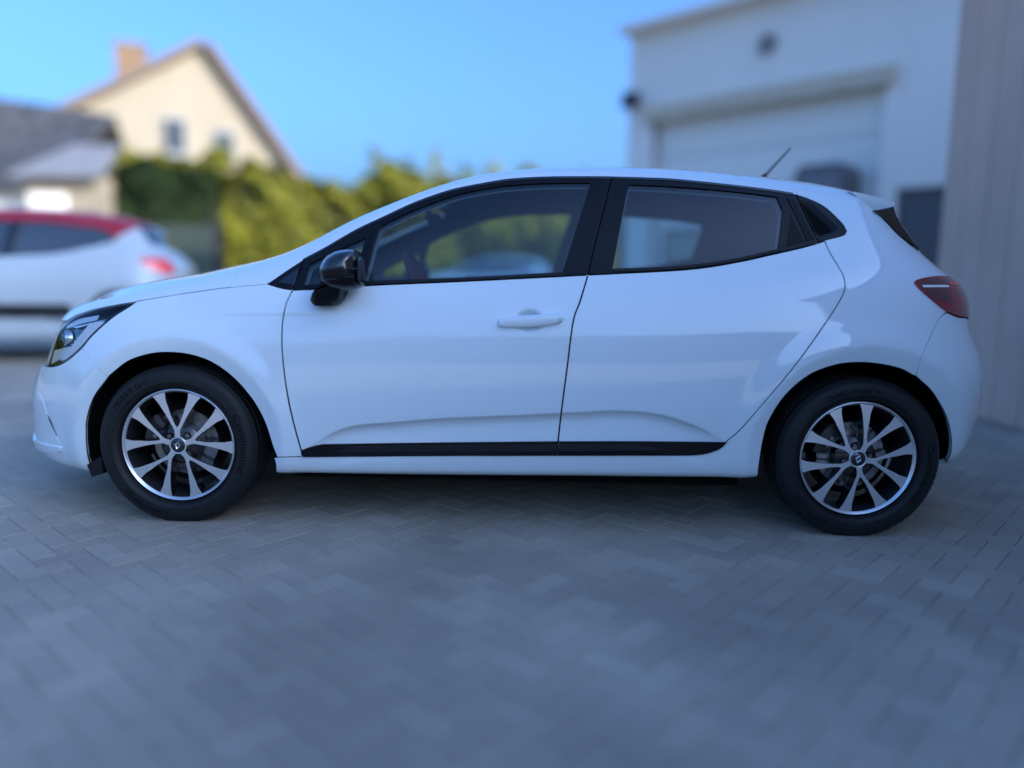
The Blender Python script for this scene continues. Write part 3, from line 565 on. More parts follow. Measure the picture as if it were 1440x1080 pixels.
# --- wheel wells, underbody, gap backing, cabin lining
full_dom=np.array([(-2,.02),(2,.02),(2,.94),(1.62,.985),(1.62,1),(-2,1)])
def grow(l,k): 
    c=l.mean(0); return c+(l-c)*k
def lining(name,m,off,loop,holes,far):
    return panel(name,loop,m,hb,holes=holes,h=.04,flange=0,off=off,far=far)
fx0,fx1=archf[:len(archf)-2,0].min(),archf[:,0].max(); rx0,rx1=archr[:,0].min(),archr[:,0].max()
af=archf[(archf[:,1]>.03)]; ar=archr[(archr[:,1]>.03)]
af=af[np.r_[0:len(af)]]; 
side=np.vstack([[(-1.99,.03)],grow(af,.985),grow(ar,.985),[(1.99,.03),(1.99,.93),(1.63,.94),(1.60,.90),(-.36,.90),(-.6,VW-.03),(-.95,VW-.02),(-1.16,VW-.0),(-1.3,.97),(-1.99,.97)]])
for far in (False,True):
    lining('body_frame','black_void',-.016,side,(grow(gf,1.012),grow(gq,1.04),grow(gr,1.012),grow(outline([LAMP_TOP,LAMP_BOT,LAMP_FRONT]),.97)),far)
    up=np.vstack([[(-1.06,.62),(.3,.63),(1.0,.66),(1.5,.67),(1.5,.90),(-.30,.90),(-.40,VW-.022),(-.6,VW-.026),(-.8,VW-.026),(-1.02,VW-.012)]])
    ins=lambda l,k: grow(l,k)
    lining('pillar_lining','headliner',-.034,up,(ins(gf,.985),ins(gr,.985),ins(gq,.96)),far)
hlp=np.array([(-.30,.90),(1.5,.90),(1.5,1),(-.36,1)]); panel('headliner',hlp,'headliner',hb,both=True,h=.06,flange=0,off=-.03)
for arch,seg in ((ARCH_F,1),(ARCH_R,0)):
    q=px2sv(crspline(arch,6)); X=P(q[:,0],q[:,1]); N=nrm(q[:,0],q[:,1]); X=X-N*.0022; n=len(X); cx=-1.2915 if seg else 1.2915
    for sg in (-1,1):
        X1=X*[1,-sg,1]; X2=X1.copy(); kk=1+.05*np.sin(np.linspace(0,PI,n))**.5; X2[:,0]=cx+(X2[:,0]-cx)*kk; X2[:,2]=.302+(X2[:,2]-.302)*kk; X2[:,1]=sg*np.minimum(.76,np.abs(X1[:,1])-.02); X3=X2.copy(); X3[:,1]=sg*.50
        f=[(i+k*n,i+1+k*n,i+1+(k+1)*n,i+(k+1)*n) for k in range(2) for i in range(n-1)]+[tuple(range(2*n,3*n))]
        meshobj('wheel_well',np.vstack([X1,X2,X3]),f,'black_void',hb)
lin=pxz([(126,652),(130,660.5),(133,669),(149,664.5),(146,640)],-.80); MB().prism(lin,-.82,-.66).build('arch_flap','black_trim',hb); MB().prism(lin,.66,.82).build('arch_flap','black_trim',hb)
u=MB(); u.box((0,0,.215),(1.78,1.38,.13)); u.box((-1.76,0,.19),(.26,1.2,.08)); u.box((1.62,0,.34),(.20,1.2,.08));  u.box((-1.29,0,.29),(1.0,.98,.05)); u.box((1.29,0,.31),(1.0,.98,.05)); u.build('underbody','black_void',hb)
# --- cabin
db=MB().prism([(-1.08,.86),(-1.02,.93),(-.80,.955),(-.62,.945),(-.52,.90),(-.50,.80),(-.58,.62),(-.62,.5),(-1.0,.5)],-.70,.70).build('dashboard','cabin_dark',hb); bevel(db,.02,2)
sw=MB(); c=Vector((-.40,-.36,.89)); axw=Vector((.88,0,.47)).normalized(); ux=Vector((0,1,0)); uy=axw.cross(ux)
sw.tube([c+(ux*math.cos(a)+uy*math.sin(a))*.178 for a in np.linspace(0,2*PI,41)],.0155,10,False); 
for a in (0,PI,1.5*PI): sw.tube([c+(ux*math.cos(a)+uy*math.sin(a)*(-1 if a>4 else 1))*.05,c+(ux*math.cos(a)+uy*math.sin(a)*(-1 if a>4 else 1))*.17],[.024,.014],8)
sw.tube([c-axw*.035,c+axw*.012],[.075,.06],20); sw.tube([c-axw*.03,c-axw*.22],[.045,.05],14); sw.build('steering_wheel','seat_red',hb,40)
for sg in (-1,1):
    st=empty('front_seat',parent=hb); y=sg*.36
    o=MB().prism([(-.28,.42),(-.30,.50),(-.22,.55),(.05,.53),(.18,.52),(.2,.40)],y-.25,y+.25).build('seat_cushion','seat_cloth',st); bevel(o,.04,3)
    o=MB().prism([(.12,.50),(.10,.62),(.17,.85),(.25,1.03),(.31,1.07),(.37,1.04),(.34,.85),(.28,.62),(.26,.50)],y-.24,y+.24).build('seat_back','seat_cloth',st); bevel(o,.045,3)
    o=MB().prism([(.27,1.11),(.26,1.20),(.29,1.265),(.34,1.26),(.375,1.18),(.37,1.11)],y-.12,y+.12).build('headrest','seat_cloth',st); bevel(o,.03,3)
    for dy in (-.05,.05): MB().tube([(.31,y+dy,1.04),(.32,y+dy,1.14)],.006,8).build('headrest_post','steel',st)
rs=MB().prism([(.62,.42),(.60,.50),(.68,.55),(1.0,.52),(1.10,.80),(1.18,.98),(1.25,.98),(1.22,.75),(1.15,.42)],-.60,.60).build('rear_seat','seat_cloth',hb); bevel(rs,.04,3)
MB().box((1.40,0,.99),(.42,1.06,.03)).build('parcel_shelf','cabin_dark',hb)
for sg in (-1,1): o=MB().prism([(-.85,.5),(-.82,.90),(.34,.955),(.36,.5)],sg*.74,sg*.80).build('door_lining','cabin_dark',hb); 
for sg in (-1,1): o=MB().prism([(.42,.5),(.40,.96),(1.02,1.03),(1.0,.5)],sg*.73,sg*.78).build('door_lining','cabin_dark',hb)
rv=pxz([(600,303),(607,300.5),(616,301.5),(623.5,308),(622.5,320.5),(618,321.5),(604,315.5),(600,310)],-.06); pillow(rv,[(-.13,.012),(-.12,.002),(-.03,0),(.07,.002),(.08,.012)],'cabin_dark','rear_view_mirror',hb)
MB().tube([(float(rv[1,0])-.01,0,float(rv[1,1])),(float(rv[1,0])-.05,0,float(rv[1,1])+.05)],.012,8).build('mirror_arm','cabin_dark',hb)
vz=MB().prism([(-.42,1.285),(-.40,1.305),(-.16,1.345),(-.15,1.33)],.15,.55).build('sun_visor','headliner',hb)
# --- roof aerial
a0=at(1071,252,3.68); a1=at(1111.5,208.5,3.68); A0=Vector(a0); A1=Vector(a1)
an=empty('aerial',parent=hb); MB().tube([A0.lerp(A1,-.15),A0.lerp(A1,.05),A0.lerp(A1,.18)],[.017,.013,.006],12).build('aerial_base','black_trim',an,40); MB().tube([A0.lerp(A1,.12),A0.lerp(A1,.6),A1],[.0050,.0042,.0034],10).build('aerial_rod','black_trim',an,40)
# ------------------------------------------------------------------ wheels
def text_mesh(s,size,extrude):
    c=bpy.data.curves.new('lettering','FONT'); c.body=s; c.size=size; c.extrude=extrude; c.resolution_u=2; c.align_x='CENTER'
    o=bpy.data.objects.new('lettering',c); COL.objects.link(o); dg=bpy.context.evaluated_depsgraph_get(); me=bpy.data.meshes.new_from_object(o.evaluated_get(dg))
    v=np.array([q.co[:] for q in me.vertices]).reshape(-1,3); f=[tuple(p.vertices) for p in me.polygons]
    bpy.data.objects.remove(o); bpy.data.curves.remove(c); bpy.data.meshes.remove(me); return v,f
TR_=.3085; RIM=.2155
SIDE=[(.222,.062),(.225,.086),(.2285,.0925),(.2305,.0905),(.236,.0955),(.2445,.0985),(.246,.1005),(.250,.1005),(.268,.1005),(.284,.097),(.294,.090),(.3015,.080)]     # sidewall: radius, half-width
def side_w(r): return float(np.interp(r,[a for a,b in SIDE],[b for a,b in SIDE]))
def tyre_mesh(parent):
    prof=[(r,-w_) for r,w_ in SIDE]; yw=np.linspace(-.074,.074,27); 
    for y in yw:
        g=any(abs(y-c)<.0042 for c in (-.043,-.0145,.0145,.043)); prof.append((TR_-.0012*(y/.074)**2-(.007 if g else 0),y))
    prof+=[(r,w_) for r,w_ in SIDE[::-1]]+[(.214,.05),(.214,-.05)]
    n=216; v=[]; f=[]; k=len(prof)
    for i in range(n):
        a=2*PI*i/n
        for j,(r,y) in enumerate(prof):
            rr=r
            if i%3==0 and r>.293 and abs(y)>.046: rr=r-.0012                    # lateral grooves on the shoulders
            if i%3==1 and r>.30 and abs(y)<.046: rr=r-.0015
            if .288<r<.293: rr=r
            x,z=rr*math.cos(a),rr*math.sin(a); v.append((x,y,max(z,-.302)))
    for i in range(n):
        for q in range(k): f.append((i*k+q,i*k+(q+1)%k,((i+1)%n)*k+(q+1)%k,((i+1)%n)*k+q))
    o=meshobj('tyre',v,f,'rubber',parent); return autosmooth(o,38)
def on_tyre(name,s,size,ang,r,parent,flip=False,depth=.0016,arc=36):
    """raised lettering curved round the outer sidewall; ang = middle of the word, clockwise reading at the top"""
    v,f=text_mesh(s,size,1); out=[]; stretch=R(arc)*r/(v[:,0].max()-v[:,0].min())
    for x,y,z in v:
        x*=stretch; yy=y-size*.35
        if not flip: a=ang-x/r; rr=r+yy
        else: a=ang+x/r; rr=r-yy
        out.append((rr*math.cos(a),-(side_w(rr)+(depth if z>0 else -.002)),rr*math.sin(a)))
    return meshobj(name,out,f,'rubber_letter',parent)
def chevrons(parent,ang):
    """raised zig-zag bands moulded into the sidewall"""
    mb=MB()
    for k in range(4):
        a=ang-R(4)-k*R(7.2)
        for q in range(2):
            p=[(a+q*R(2.6),.253+.011*q),(a-R(3.2)+q*R(2.6),.253+.011*q),(a-R(7.0)+q*R(1.6),.274-.004*k+.006*q),(a-R(4.6)+q*R(1.6),.277-.003*k+.006*q)]
            t=[(r*math.cos(b),-(side_w(r)+.0012),r*math.sin(b)) for b,r in p]; u=[(r*math.cos(b),-(side_w(r)-.002),r*math.sin(b)) for b,r in p]
            mb.add([Vector(x) for x in t+u],[(0,1,2,3),(0,4,5,1),(1,5,6,2),(2,6,7,3),(3,7,4,0)])
    return mb.build('moulded_band','rubber_band',parent)
def spoke_face():
    """one leg of a V pair, in wheel-plane coordinates with the V pointing along +Z"""
    R_=RIM; pol=lambda r,d: np.array((r*R_*math.cos(R(d)),r*R_*math.sin(R(d))))
    inner=[np.array(q)*R_ for q in ((0,.325),(.030,.362),(.097,.514),(.149,.678),(.190,.797))]+[pol(.968,77.4)]
    rim_=[pol(.968,77.6),pol(.972,70.5),pol(.968,63.3)]
    outer=[pol(.968,63.3)]+[np.array(q)*R_ for q in ((.365,.797),(.279,.678),(.176,.514),(.088,.35),(.052,.27),(.046,.22),(.055,.155))]
    return inner,rim_,outer
def dish(r):                                       # y of the machined face at radius r (outer lip is proud, hub a little recessed)
    t=r/RIM; return -.0845+.009*t*t
def rim_mesh(wh,vdir,rot_bolt):
    rm=empty('rim',parent=wh)
    MB().lathe_y([(.2215,-.0760),(.2210,-.0815),(.2170,-.0830)],128).build('outer_flange','alloy_black',rm,50); MB().lathe_y([(.2170,-.0831),(.2150,-.0838),(.2105,-.0805),(.2060,-.074)],128).build('bright_lip','alloy_cut',rm,50)
    MB().lathe_y([(.2060,-.0745),(.2020,-.060),(.1960,-.035),(.1930,.05),(.205,.085),(.222,.09)],96).build('barrel','barrel',rm,40)
    inner,ri,outer=spoke_face()
    il=crspline(np.array(inner),.006); ol=crspline(np.array(outer),.006); rl=crspline(np.array(ri),.006)
    loop=np.vstack([il,rl[1:],ol[1:],[(0,.155*RIM)]])
    for k in range(5):
        a=vdir+k*2*PI/5-PI/2; ca,sa=math.cos(a),math.sin(a)
        pts=[]
        for mirror in (1,-1):
            q=loop*[mirror,1]; n=len(q)
            V=[]; W=[]
            for x,z in q:
                r=math.hypot(x,z); X,Z=x*ca-z*sa,x*sa+z*ca; V.append((X,dish(r),Z)); W.append((X,dish(r)+.004,Z))
            # bright face, triangulated with inner rows
            from mathutils.geometry import tessellate_polygon
            tris=tessellate_polygon([[Vector((x,z,0)) for x,z in q]])
            meshobj('spoke_face',V,[t if mirror==1 else t for t in tris],'alloy_cut',rm)
            U=[]; 
            c=np.array((.0,.0))
            for (x,z),wv in zip(q,W):
                r=math.hypot(x,z); x2=x*.985+.0; X,Z=(x*1.0)*ca-z*sa,x*sa+z*ca; 
                U.append((X*.985,dish(r)+.052 if r>.06 else dish(r)+.03,Z*.985))
            meshobj('spoke_side',[(v_[0]*.9985,v_[1]+.0015,v_[2]*.9985) for v_ in V]+U,[(i,(i+1)%n,(i+1)%n+n,i+n) for i in range(n)]+[tuple(range(n,2*n))],'alloy_black',rm)
    # hub with pockets for the bolts, bolts, cap with emblem
    MB().lathe_y([(.12*RIM,-.074),(.27*RIM,-.070),(.36*RIM,-.055),(.37*RIM,-.015),(.2*RIM,-.012)],64).build('hub','alloy_black',rm,35)
    MB().lathe_y([(.0335,-.0755),(.0335,-.0840),(.0315,-.0855),(.0280,-.0847),(.0275,-.0815)],64).build('cap_ring','alloy_cut',rm,35)
    cap=MB().lathe_y([(.0005,-.0880),(.012,-.0875),(.022,-.0857),(.0278,-.0830),(.0279,-.0725)],48).build('hub_cap','black_gloss',rm,35)
    # rhombus emblem: a folded lozenge ring
    def loz(w_,h_): return [(0,h_),(w_,0),(0,-h_),(-w_,0)]
    o_,i_=loz(.0125,.0185),loz(.0048,.0085); em=MB(); tilt=rot_bolt*0
    v=[Vector((x,-.0880,z)) for x,z in o_]+[Vector((x*1.0,-.0915,z)) for x,z in [(a[0]*.5+b[0]*.5,a[1]*.5+b[1]*.5) for a,b in zip(o_,i_)]]+[Vector((x,-.0880,z)) for x,z in i_]
    f=[]
    for q in range(2): f+=[(q*4+j,q*4+(j+1)%4,(q+1)*4+(j+1)%4,(q+1)*4+j) for j in range(4)]
    em.add(v,f); Mx=Matrix.Rotation(R(14),4,'Y'); em.v=[Mx@p for p in em.v]; em.build('rhombus_emblem','chrome',cap)
    for k in range(4):
        a=rot_bolt+k*PI/2; c=Vector((.050*math.cos(a),0,.050*math.sin(a)))
        mb=MB().lathe_y([(.0155,-.0755),(.0145,-.0810),(.0125,-.0805),(.0122,-.0625)],24); mb.v=[p+c for p in mb.v]; mb.build('bolt_pocket','alloy_black',rm,35)
        mb=MB().lathe_y([(.0003,-.0715),(.0035,-.0715),(.0042,-.0750),(.0078,-.0750),(.0085,-.0725),(.0086,-.0625)],6); mb.v=[p+c for p in mb.v]; mb.build('wheel_bolt','steel',rm)
    mb=MB().lathe_y([(.0005,-.035),(.07,-.035),(.072,-.012),(.085,-.010),(.128,-.010),(.129,.010),(.08,.012)],64); mb.build('brake_disc','steel',wh,35)
    a=R(158) if vdir>PI/4 else R(150)
    cal=MB(); arc=[(r*math.cos(b),r*math.sin(b)) for r,bs in ((.095,np.linspace(a-R(26),a+R(26),9)),(.152,np.linspace(a+R(26),a-R(26),9))) for b in bs]
    cal.prism(arc,-.038,.03); o=cal.build('brake_caliper','cast_iron',wh); bevel(o,.006,2)
    mb=MB()
    for b,l_ in ((a-R(8),.03),(a+R(8),.03),(R(250),.02),(R(285),.02),(R(90),.02)):
        mb.tube([(.11*math.cos(b),-.010,.11*math.sin(b)),(.11*math.cos(b),-.045,.11*math.sin(b))],.008,8)
    mb.build('caliper_pins','steel',wh,40)
    MB().lathe_y([(.0005,.02),(.16,.02),(.16,.022)],48).build('splash_shield','black_void',wh)
    return rm
def make_wheel(loc,vdir,rot_bolt,words,front):
    wh=empty('wheel',loc,0,hb); ty=tyre_mesh(wh)
    for (s,size,ang,r,flip,st) in words: on_tyre('lettering',s,size,R(ang),r,ty,flip,arc=st)
    for a in ((98,) if front else (68,-60)): chevrons(ty,R(a))
    chevrons(ty,R(200 if front else 160))
    rim_mesh(wh,vdir,rot_bolt); return wh
WF=[('195/55 R 16 H',.029,130,.268,False,36),('Continental',.036,3,.262,False,52),('EcoContact 6',.028,243,.266,True,38)]
WR=[('EcoContact 6',.029,99,.264,False,42),('Continental',.036,-12,.262,False,52),('195/55 R 16 H',.029,228,.268,True,36)]
make_wheel((-1.2915,-.757,.302),R(90),R(48),WF,True)
make_wheel((1.2915,-.757,.302),R(-79),R(13),WR,False)
for x,vd in ((-1.2915,R(60)),(1.2915,R(20))):       # far side wheels, turned to face outwards
    k=make_wheel((x,.757,.302),vd,R(30),[],x<0); k.rotation_euler=(0,0,PI)
# ------------------------------------------------------------------ the yard: paving, walls, buildings
def paver_mat():
    m=bpy.data.materials.new('paver'); m.use_nodes=True; n=m.node_tree.nodes; l=m.node_tree.links; b=n['Principled BSDF']; b.inputs['Roughness'].default_value=.78; b.inputs['Specular IOR Level'].default_value=.35
    ge=n.new('ShaderNodeNewGeometry'); oi=n.new('ShaderNodeObjectInfo'); ad=n.new('ShaderNodeMath'); ad.operation='ADD'; l.new(ge.outputs['Random Per Island'],ad.inputs[0]); l.new(oi.outputs['Random'],ad.inputs[1])
    fr=n.new('ShaderNodeMath'); fr.operation='FRACT'; l.new(ad.outputs[0],fr.inputs[0])
    cr=n.new('ShaderNodeValToRGB'); l.new(fr.outputs[0],cr.inputs[0]); e=cr.color_ramp.elements; e[0].color=(.365,.31,.245,1); e[1].color=(.44,.375,.295,1)
    for p,c in ((.3,(.40,.34,.265,1)),(.6,(.375,.32,.25,1)),(.8,(.425,.36,.28,1))): q=e.new(p); q.color=c
    ns=n.new('ShaderNodeTexNoise'); ns.inputs['Scale'].default_value=1.1; ns.inputs['Detail'].default_value=6; l.new(ge.outputs['Position'],ns.inputs['Vector'])
    mr=n.new('ShaderNodeMapRange'); mr.inputs[1].default_value=.3; mr.inputs[2].default_value=.7; mr.inputs[3].default_value=.72; mr.inputs[4].default_value=1.18; l.new(ns.outputs[0],mr.inputs[0])
    n2=n.new('ShaderNodeTexNoise'); n2.inputs['Scale'].default_value=160; n2.inputs['Detail'].default_value=3; l.new(ge.outputs['Position'],n2.inputs['Vector'])
    m2=n.new('ShaderNodeMapRange'); m2.inputs[1].default_value=.3; m2.inputs[2].default_value=.7; m2.inputs[3].default_value=.8; m2.inputs[4].default_value=1.2; l.new(n2.outputs[0],m2.inputs[0])
    mu=n.new('ShaderNodeMath'); mu.operation='MULTIPLY'; l.new(mr.outputs[0],mu.inputs[0]); l.new(m2.outputs[0],mu.inputs[1])
    vm=n.new('ShaderNodeVectorMath'); vm.operation='SCALE'; l.new(cr.outputs[0],vm.inputs[0]); l.new(mu.outputs[0],vm.inputs['Scale']); l.new(vm.outputs[0],b.inputs['Base Color'])
    bp=n.new('ShaderNodeBump'); bp.inputs['Strength'].default_value=.35; bp.inputs['Distance'].default_value=.003; l.new(n2.outputs[0],bp.inputs['Height']); l.new(bp.outputs[0],b.inputs['Normal']); MATS['paver']=m
paver_mat()
mat('joint_sand',(.345,.295,.23),.95,noise=(3,(.28,.26,.185),.45,.7),bump=(60,.3,.004))
mat('yard_far',(.36,.305,.24),.85,noise=(2.2,(.30,.255,.20),.35,.65))
yard=meshobj('paved_yard',[(-160,-90,-.010),(160,-90,-.010),(160,260,-.010),(-160,260,-.010)],[(0,1,2,3)],'joint_sand'); tag(yard,'grey paved yard in herringbone block paving','paving',kind='structure')
U_=.082; gp=.0016; BW,BL=U_-gp,2*U_-gp
def paver_verts(L,W,hz=0.):
    c=.0022; x,y=L/2,W/2; r=[(-x,-y,-.012),(x,-y,-.012),(x,y,-.012),(-x,y,-.012),(-x,-y,hz-c),(x,-y,hz-c),(x,y,hz-c),(-x,y,hz-c),(-x+c,-y+c,hz),(x-c,-y+c,hz),(x-c,y-c,hz),(-x+c,y-c,hz)]
    f=[(8,9,10,11)]+[(4+i,4+(i+1)%4,8+(i+1)%4,8+i) for i in range(4)]+[(i,(i+1)%4,4+(i+1)%4,4+i) for i in range(4)]; return np.array(r),f
PV,PF=paver_verts(BL,BW); tot=[]
ang=R(45)+R(4); ca,sa=math.cos(ang),math.sin(ang)
for i in range(-175,176):
    for j in range(-175,176):
        dd=(i-j)%4
        if dd==0: lx,ly,t=(i+1)*U_,(j+.5)*U_,0.
        elif dd==3: lx,ly,t=(i+.5)*U_,(j+1)*U_,PI/2
        else: continue
        X,Y=lx*ca-ly*sa,lx*sa+ly*ca+3.2
        if -8.5<X<6.2 and -3.3<Y<9.5: tot.append((X,Y,ang+t))
tot=np.array(tot); cp_=np.c_[tot[:,:2],np.zeros(len(tot))]; pj=project(cp_); dist=np.linalg.norm(cp_-CC,axis=1); front=(cp_-CC)@CF>.3
seen=front&(pj[:,0]>-30)&(pj[:,0]<1470)&(pj[:,1]<1110)&(pj[:,1]>0); order=np.argsort(np.where(seen,dist,1e9)); near=set(order[:300].tolist())
pm=bpy.data.meshes.new('paver'); pm.from_pydata([tuple(v) for v in PV],[],PF); pm.materials.append(MATS['paver'])
rest_v=[]; rest_f=[]
for k,(X,Y,t) in enumerate(tot):
    hz=float(RNG.uniform(-.0012,.0006)); tx,ty=RNG.normal(0,.0025,2)
    if k in near:
        o=bpy.data.objects.new('paver',pm); COL.objects.link(o); o.parent=yard; o.location=(X,Y,hz); o.rotation_euler=(tx,ty,t)
    else:
        c,s=math.cos(t),math.sin(t); b0=len(rest_v)
        q=PV.copy(); q[:,2]+=hz+tx*q[:,1]*(q[:,2]>-.01); rest_v+=np.c_[X+q[:,0]*c-q[:,1]*s,Y+q[:,0]*s+q[:,1]*c,q[:,2]].tolist(); rest_f+=[tuple(a+b0 for a in f) for f in PF]
o=meshobj('paving',rest_v,rest_f,'paver',yard); o['kind']='stuff'
meshobj('far_paving',[(-8.5,9.45,-.004),(6.2,9.45,-.004),(6.2,30,-.004),(-8.5,30,-.004)],[(0,1,2,3)],'yard_far',yard)
meshobj('far_paving',[(-60,-3,-.004),(-8.45,-3,-.004),(-8.45,30,-.004),(-60,30,-.004)],[(0,1,2,3)],'yard_far',yard)
# --- brown side wall on the right: part of a tall workshop whose shadow, widened by an added hall, covers the yard
mat('brown_wall',(.72,.49,.37),.85,noise=(1.2,(.62,.42,.32),.35,.65),bump=(30,.3,.004))
mat('brown_joint',(.62,.43,.32),.9)
mat('coping',(.20,.20,.21),.5)
ws=empty('workshop',(3.3,0,0)); tag(ws,'tall workshop with brown vertical panel wall beside the rear of the hatchback','building')
x0,y0,y1,H=3.3,-6.4,2.6,3.55
MB().box((3.0+.06,(y0+y1)/2,H/2),(6.0-.12,y1-y0-.1,H)).build('wall_core','brown_joint',ws)
pw=.30; npn=int((y1-y0)/pw)
for i in range(npn): MB().box((0.03,y1-pw*(i+.5),H/2),(.06,pw-.010,H-.02)).build('wall_panel','brown_wall',ws)
for i in range(6): MB().box((.50+.9*i,y1+.01,H/2),(.87,.06,H-.02)).build('wall_panel','brown_wall',ws)
MB().box((3.0,(y0+y1)/2,H+.06),(6.3,y1-y0+.3,.12)).build('coping','coping',ws)
MB().box((9.5,-4.0,4.0),(7.0,7.6,8.0)).build('shade_hall','brown_wall',ws); MB().box((9.5,-4.0,8.07),(7.2,7.8,.14)).build('shade_hall_coping','coping',ws)  # added out-of-view block that shades the parked car and left yard
# --- white garage on the skew behind the car
mat('garage_white',(.92,.87,.79),.75,noise=(.7,(.88,.83,.755),.35,.7),bump=(60,.12,.003))
mat('garage_door_white',(.90,.86,.79),.45,bump=(40,.05,.002))
mat('lintel_beige',(.66,.56,.41),.7,noise=(6,(.60,.51,.37),.4,.6))
mat('vent_grey',(.30,.29,.28),.6)
mat('hood_grey',(.13,.13,.135),.5)
mat('dark_door',(.09,.095,.105),.4)
mat('dark_metal',(.03,.03,.033),.45)
mat('window_seen',(.35,.36,.30),.1,noise=(4,(.50,.50,.40),.4,.6),coat=1)
D_=11.0; ga_px=lambda px: (px-720)/F_PX-.0201
g0=np.array((CC[0]+ga_px(1220)*D_,CC[1]+D_)); lv_=np.array((ga_px(900)*1.26*D_-ga_px(1220)*D_,.26*D_)); gl=float(np.hypot(*lv_)); ld=lv_/gl      # facade: origin at the right jamb, u runs to the left and away
gt=lambda t: t*gl
ga=empty('garage',(g0[0],g0[1],0),math.atan2(ld[1],ld[0])); tag(ga,'white garage with a wide sectional door standing skew behind the hatchback','building')
# local frame: +x along the facade (left, away), +y towards the camera side is -normal: facade at y=0, building behind at y<0
uR=gt(-1.05); 
def gt_px(px):
    k=ga_px(px); return float((ga_px(1220)*D_-k*D_)/(k*lv_[1]-lv_[0]))      # facade parameter t seen at a pixel column
def gz(px,py): return float(at(px,py,D_+gt_px(px)*lv_[1])[2])
HT=gz(950,28); DH=gz(1060,146)
uL=gt(gt_px(872))
def gbox(c,d,name,m,par=None): return MB().box(c,d).build(name,m,par or ga)
dw0,dw1=0.,gt(1.0)
gbox(((dw1+uL)/2,-.15,HT/2),(uL-dw1,.3,HT),'wall','garage_white'); gbox(((dw0+dw1)/2,-.15,(HT+DH)/2),(dw1-dw0-.004,.3,HT-DH),'wall','garage_white')
pd0,pd1=gt(gt_px(1312)),gt(gt_px(1238)); PDH=gz(1275,262)
gbox(((pd1+dw0)/2,-.15,HT/2),(dw0-pd1-.004,.3,HT),'wall','garage_white'); gbox(((pd0+pd1)/2,-.15,(HT+PDH)/2),(pd1-pd0-.004,.3,HT-PDH),'wall','garage_white'); gbox(((uR+pd0)/2,-.15,HT/2),(pd0-uR-.004,.3,HT),'wall','garage_white')
gbox(((uL+uR)/2,-4.6,HT/2-.02),(uL-uR-.02,8.5,HT-.06),'wall_core','garage_white')
gbox(((uL+uR)/2,-4.3,HT+.05),(uL-uR+.16,9.2,.10),'roof_edge','garage_white')
gbox(((dw0+dw1)/2,.03,DH+.12),(dw1-dw0+.10,.16,.24),'lintel','lintel_beige')
for u in (dw0+.03,dw1-.03): gbox((u,-.04,DH/2),(.07,.10,DH-.01),'door_jamb','garage_door_white')
sec=6; gd=empty('sectional_door',parent=ga)
for i in range(sec):
    z0=DH*i/sec; gbox(((dw0+dw1)/2,-.20,z0+DH/sec/2),(dw1-dw0-.16,.05,DH/sec-.018),'door_section','garage_door_white',gd)
    for q in range(1,3): gbox(((dw0+dw1)/2,-.172,z0+DH/sec*q/3),(dw1-dw0-.2,.012,.02),'section_rib','garage_door_white',gd)
def rr(u,z,w_,h_,r,n=6):
    out=[]
    for cx,cz,a in ((w_/2-r,h_/2-r,0),(-w_/2+r,h_/2-r,PI/2),(-w_/2+r,-h_/2+r,PI),(w_/2-r,-h_/2+r,1.5*PI)):
        out+=[(u+cx+r*math.cos(a+PI/2*i/n),z+cz+r*math.sin(a+PI/2*i/n)) for i in range(n+1)]
    return out
for tc,zc,w_,h_ in ((gt_px(952),(gz(952,322)+gz(952,371))/2,.98,gz(952,322)-gz(952,371)),(gt_px(1085),(gz(952,322)+gz(952,371))/2,.98,gz(952,322)-gz(952,371))):
    MB().prism(rr(gt(tc),zc,w_,h_,.10),-.16,-.125).build('window_frame','dark_metal',gd); MB().prism(rr(gt(tc),zc,w_-.12,h_-.12,.06),-.15,-.118).build('window_pane','window_seen',gd)
# --- fittings on the facade, each a thing of its own
M_ga=Matrix.Translation((g0[0],g0[1],0))@Matrix.Rotation(math.atan2(ld[1],ld[0]),4,'Z')
def on_garage(name,u,z,label,cat):
    p=M_ga@Vector((u,0,z)); e=empty(name,p,math.atan2(ld[1],ld[0])); tag(e,label,cat); return e
e=on_garage('wall_vent',gt(gt_px(1053)),gz(1053,62),'round dark vent high on the white garage wall','vent')
MB().lathe_y([(.001,.05),(.10,.05),(.13,.07),(.15,.05),(.15,.0)],24).build('vent_ring','vent_grey',e,40)
for i in range(4): MB().box((0,.062,-.12+.08*i),(.18,.012,.03)).build('slat','vent_grey',e)
e=on_garage('wall_lamp',gt(gt_px(880)),gz(880,136),'small dark lamp at the outer corner of the garage','lamp')
MB().box((0,.04,0),(.16,.08,.10)).build('bracket','dark_metal',e); MB().prism([(-.14,-.20),(.14,-.20),(.10,.04),(-.10,.04)],.05,.24).build('lamp_shade','dark_metal',e)
e=on_garage('extractor_hood',gt(gt_px(1146)),gz(1146,264),'dark rounded extractor hood in front of the sectional door','extractor')
MB().prism(rr(0,.0,.80,.62,.16),-.10,.28).build('hood_body','hood_grey',e,40); MB().box((0,.29,-.02),(.6,.02,.36)).build('grille','coping',e)
e=on_garage('side_door',(pd0+pd1)/2,0,'dark side door to the right of the sectional garage door','door')
MB().box((0,-.10,PDH/2),(pd1-pd0-.05,.06,PDH-.03)).build('door_leaf','dark_door',e); MB().box(((pd1-pd0)/2-.16,-.05,1.05),(.12,.05,.03)).build('handle','steel',e)
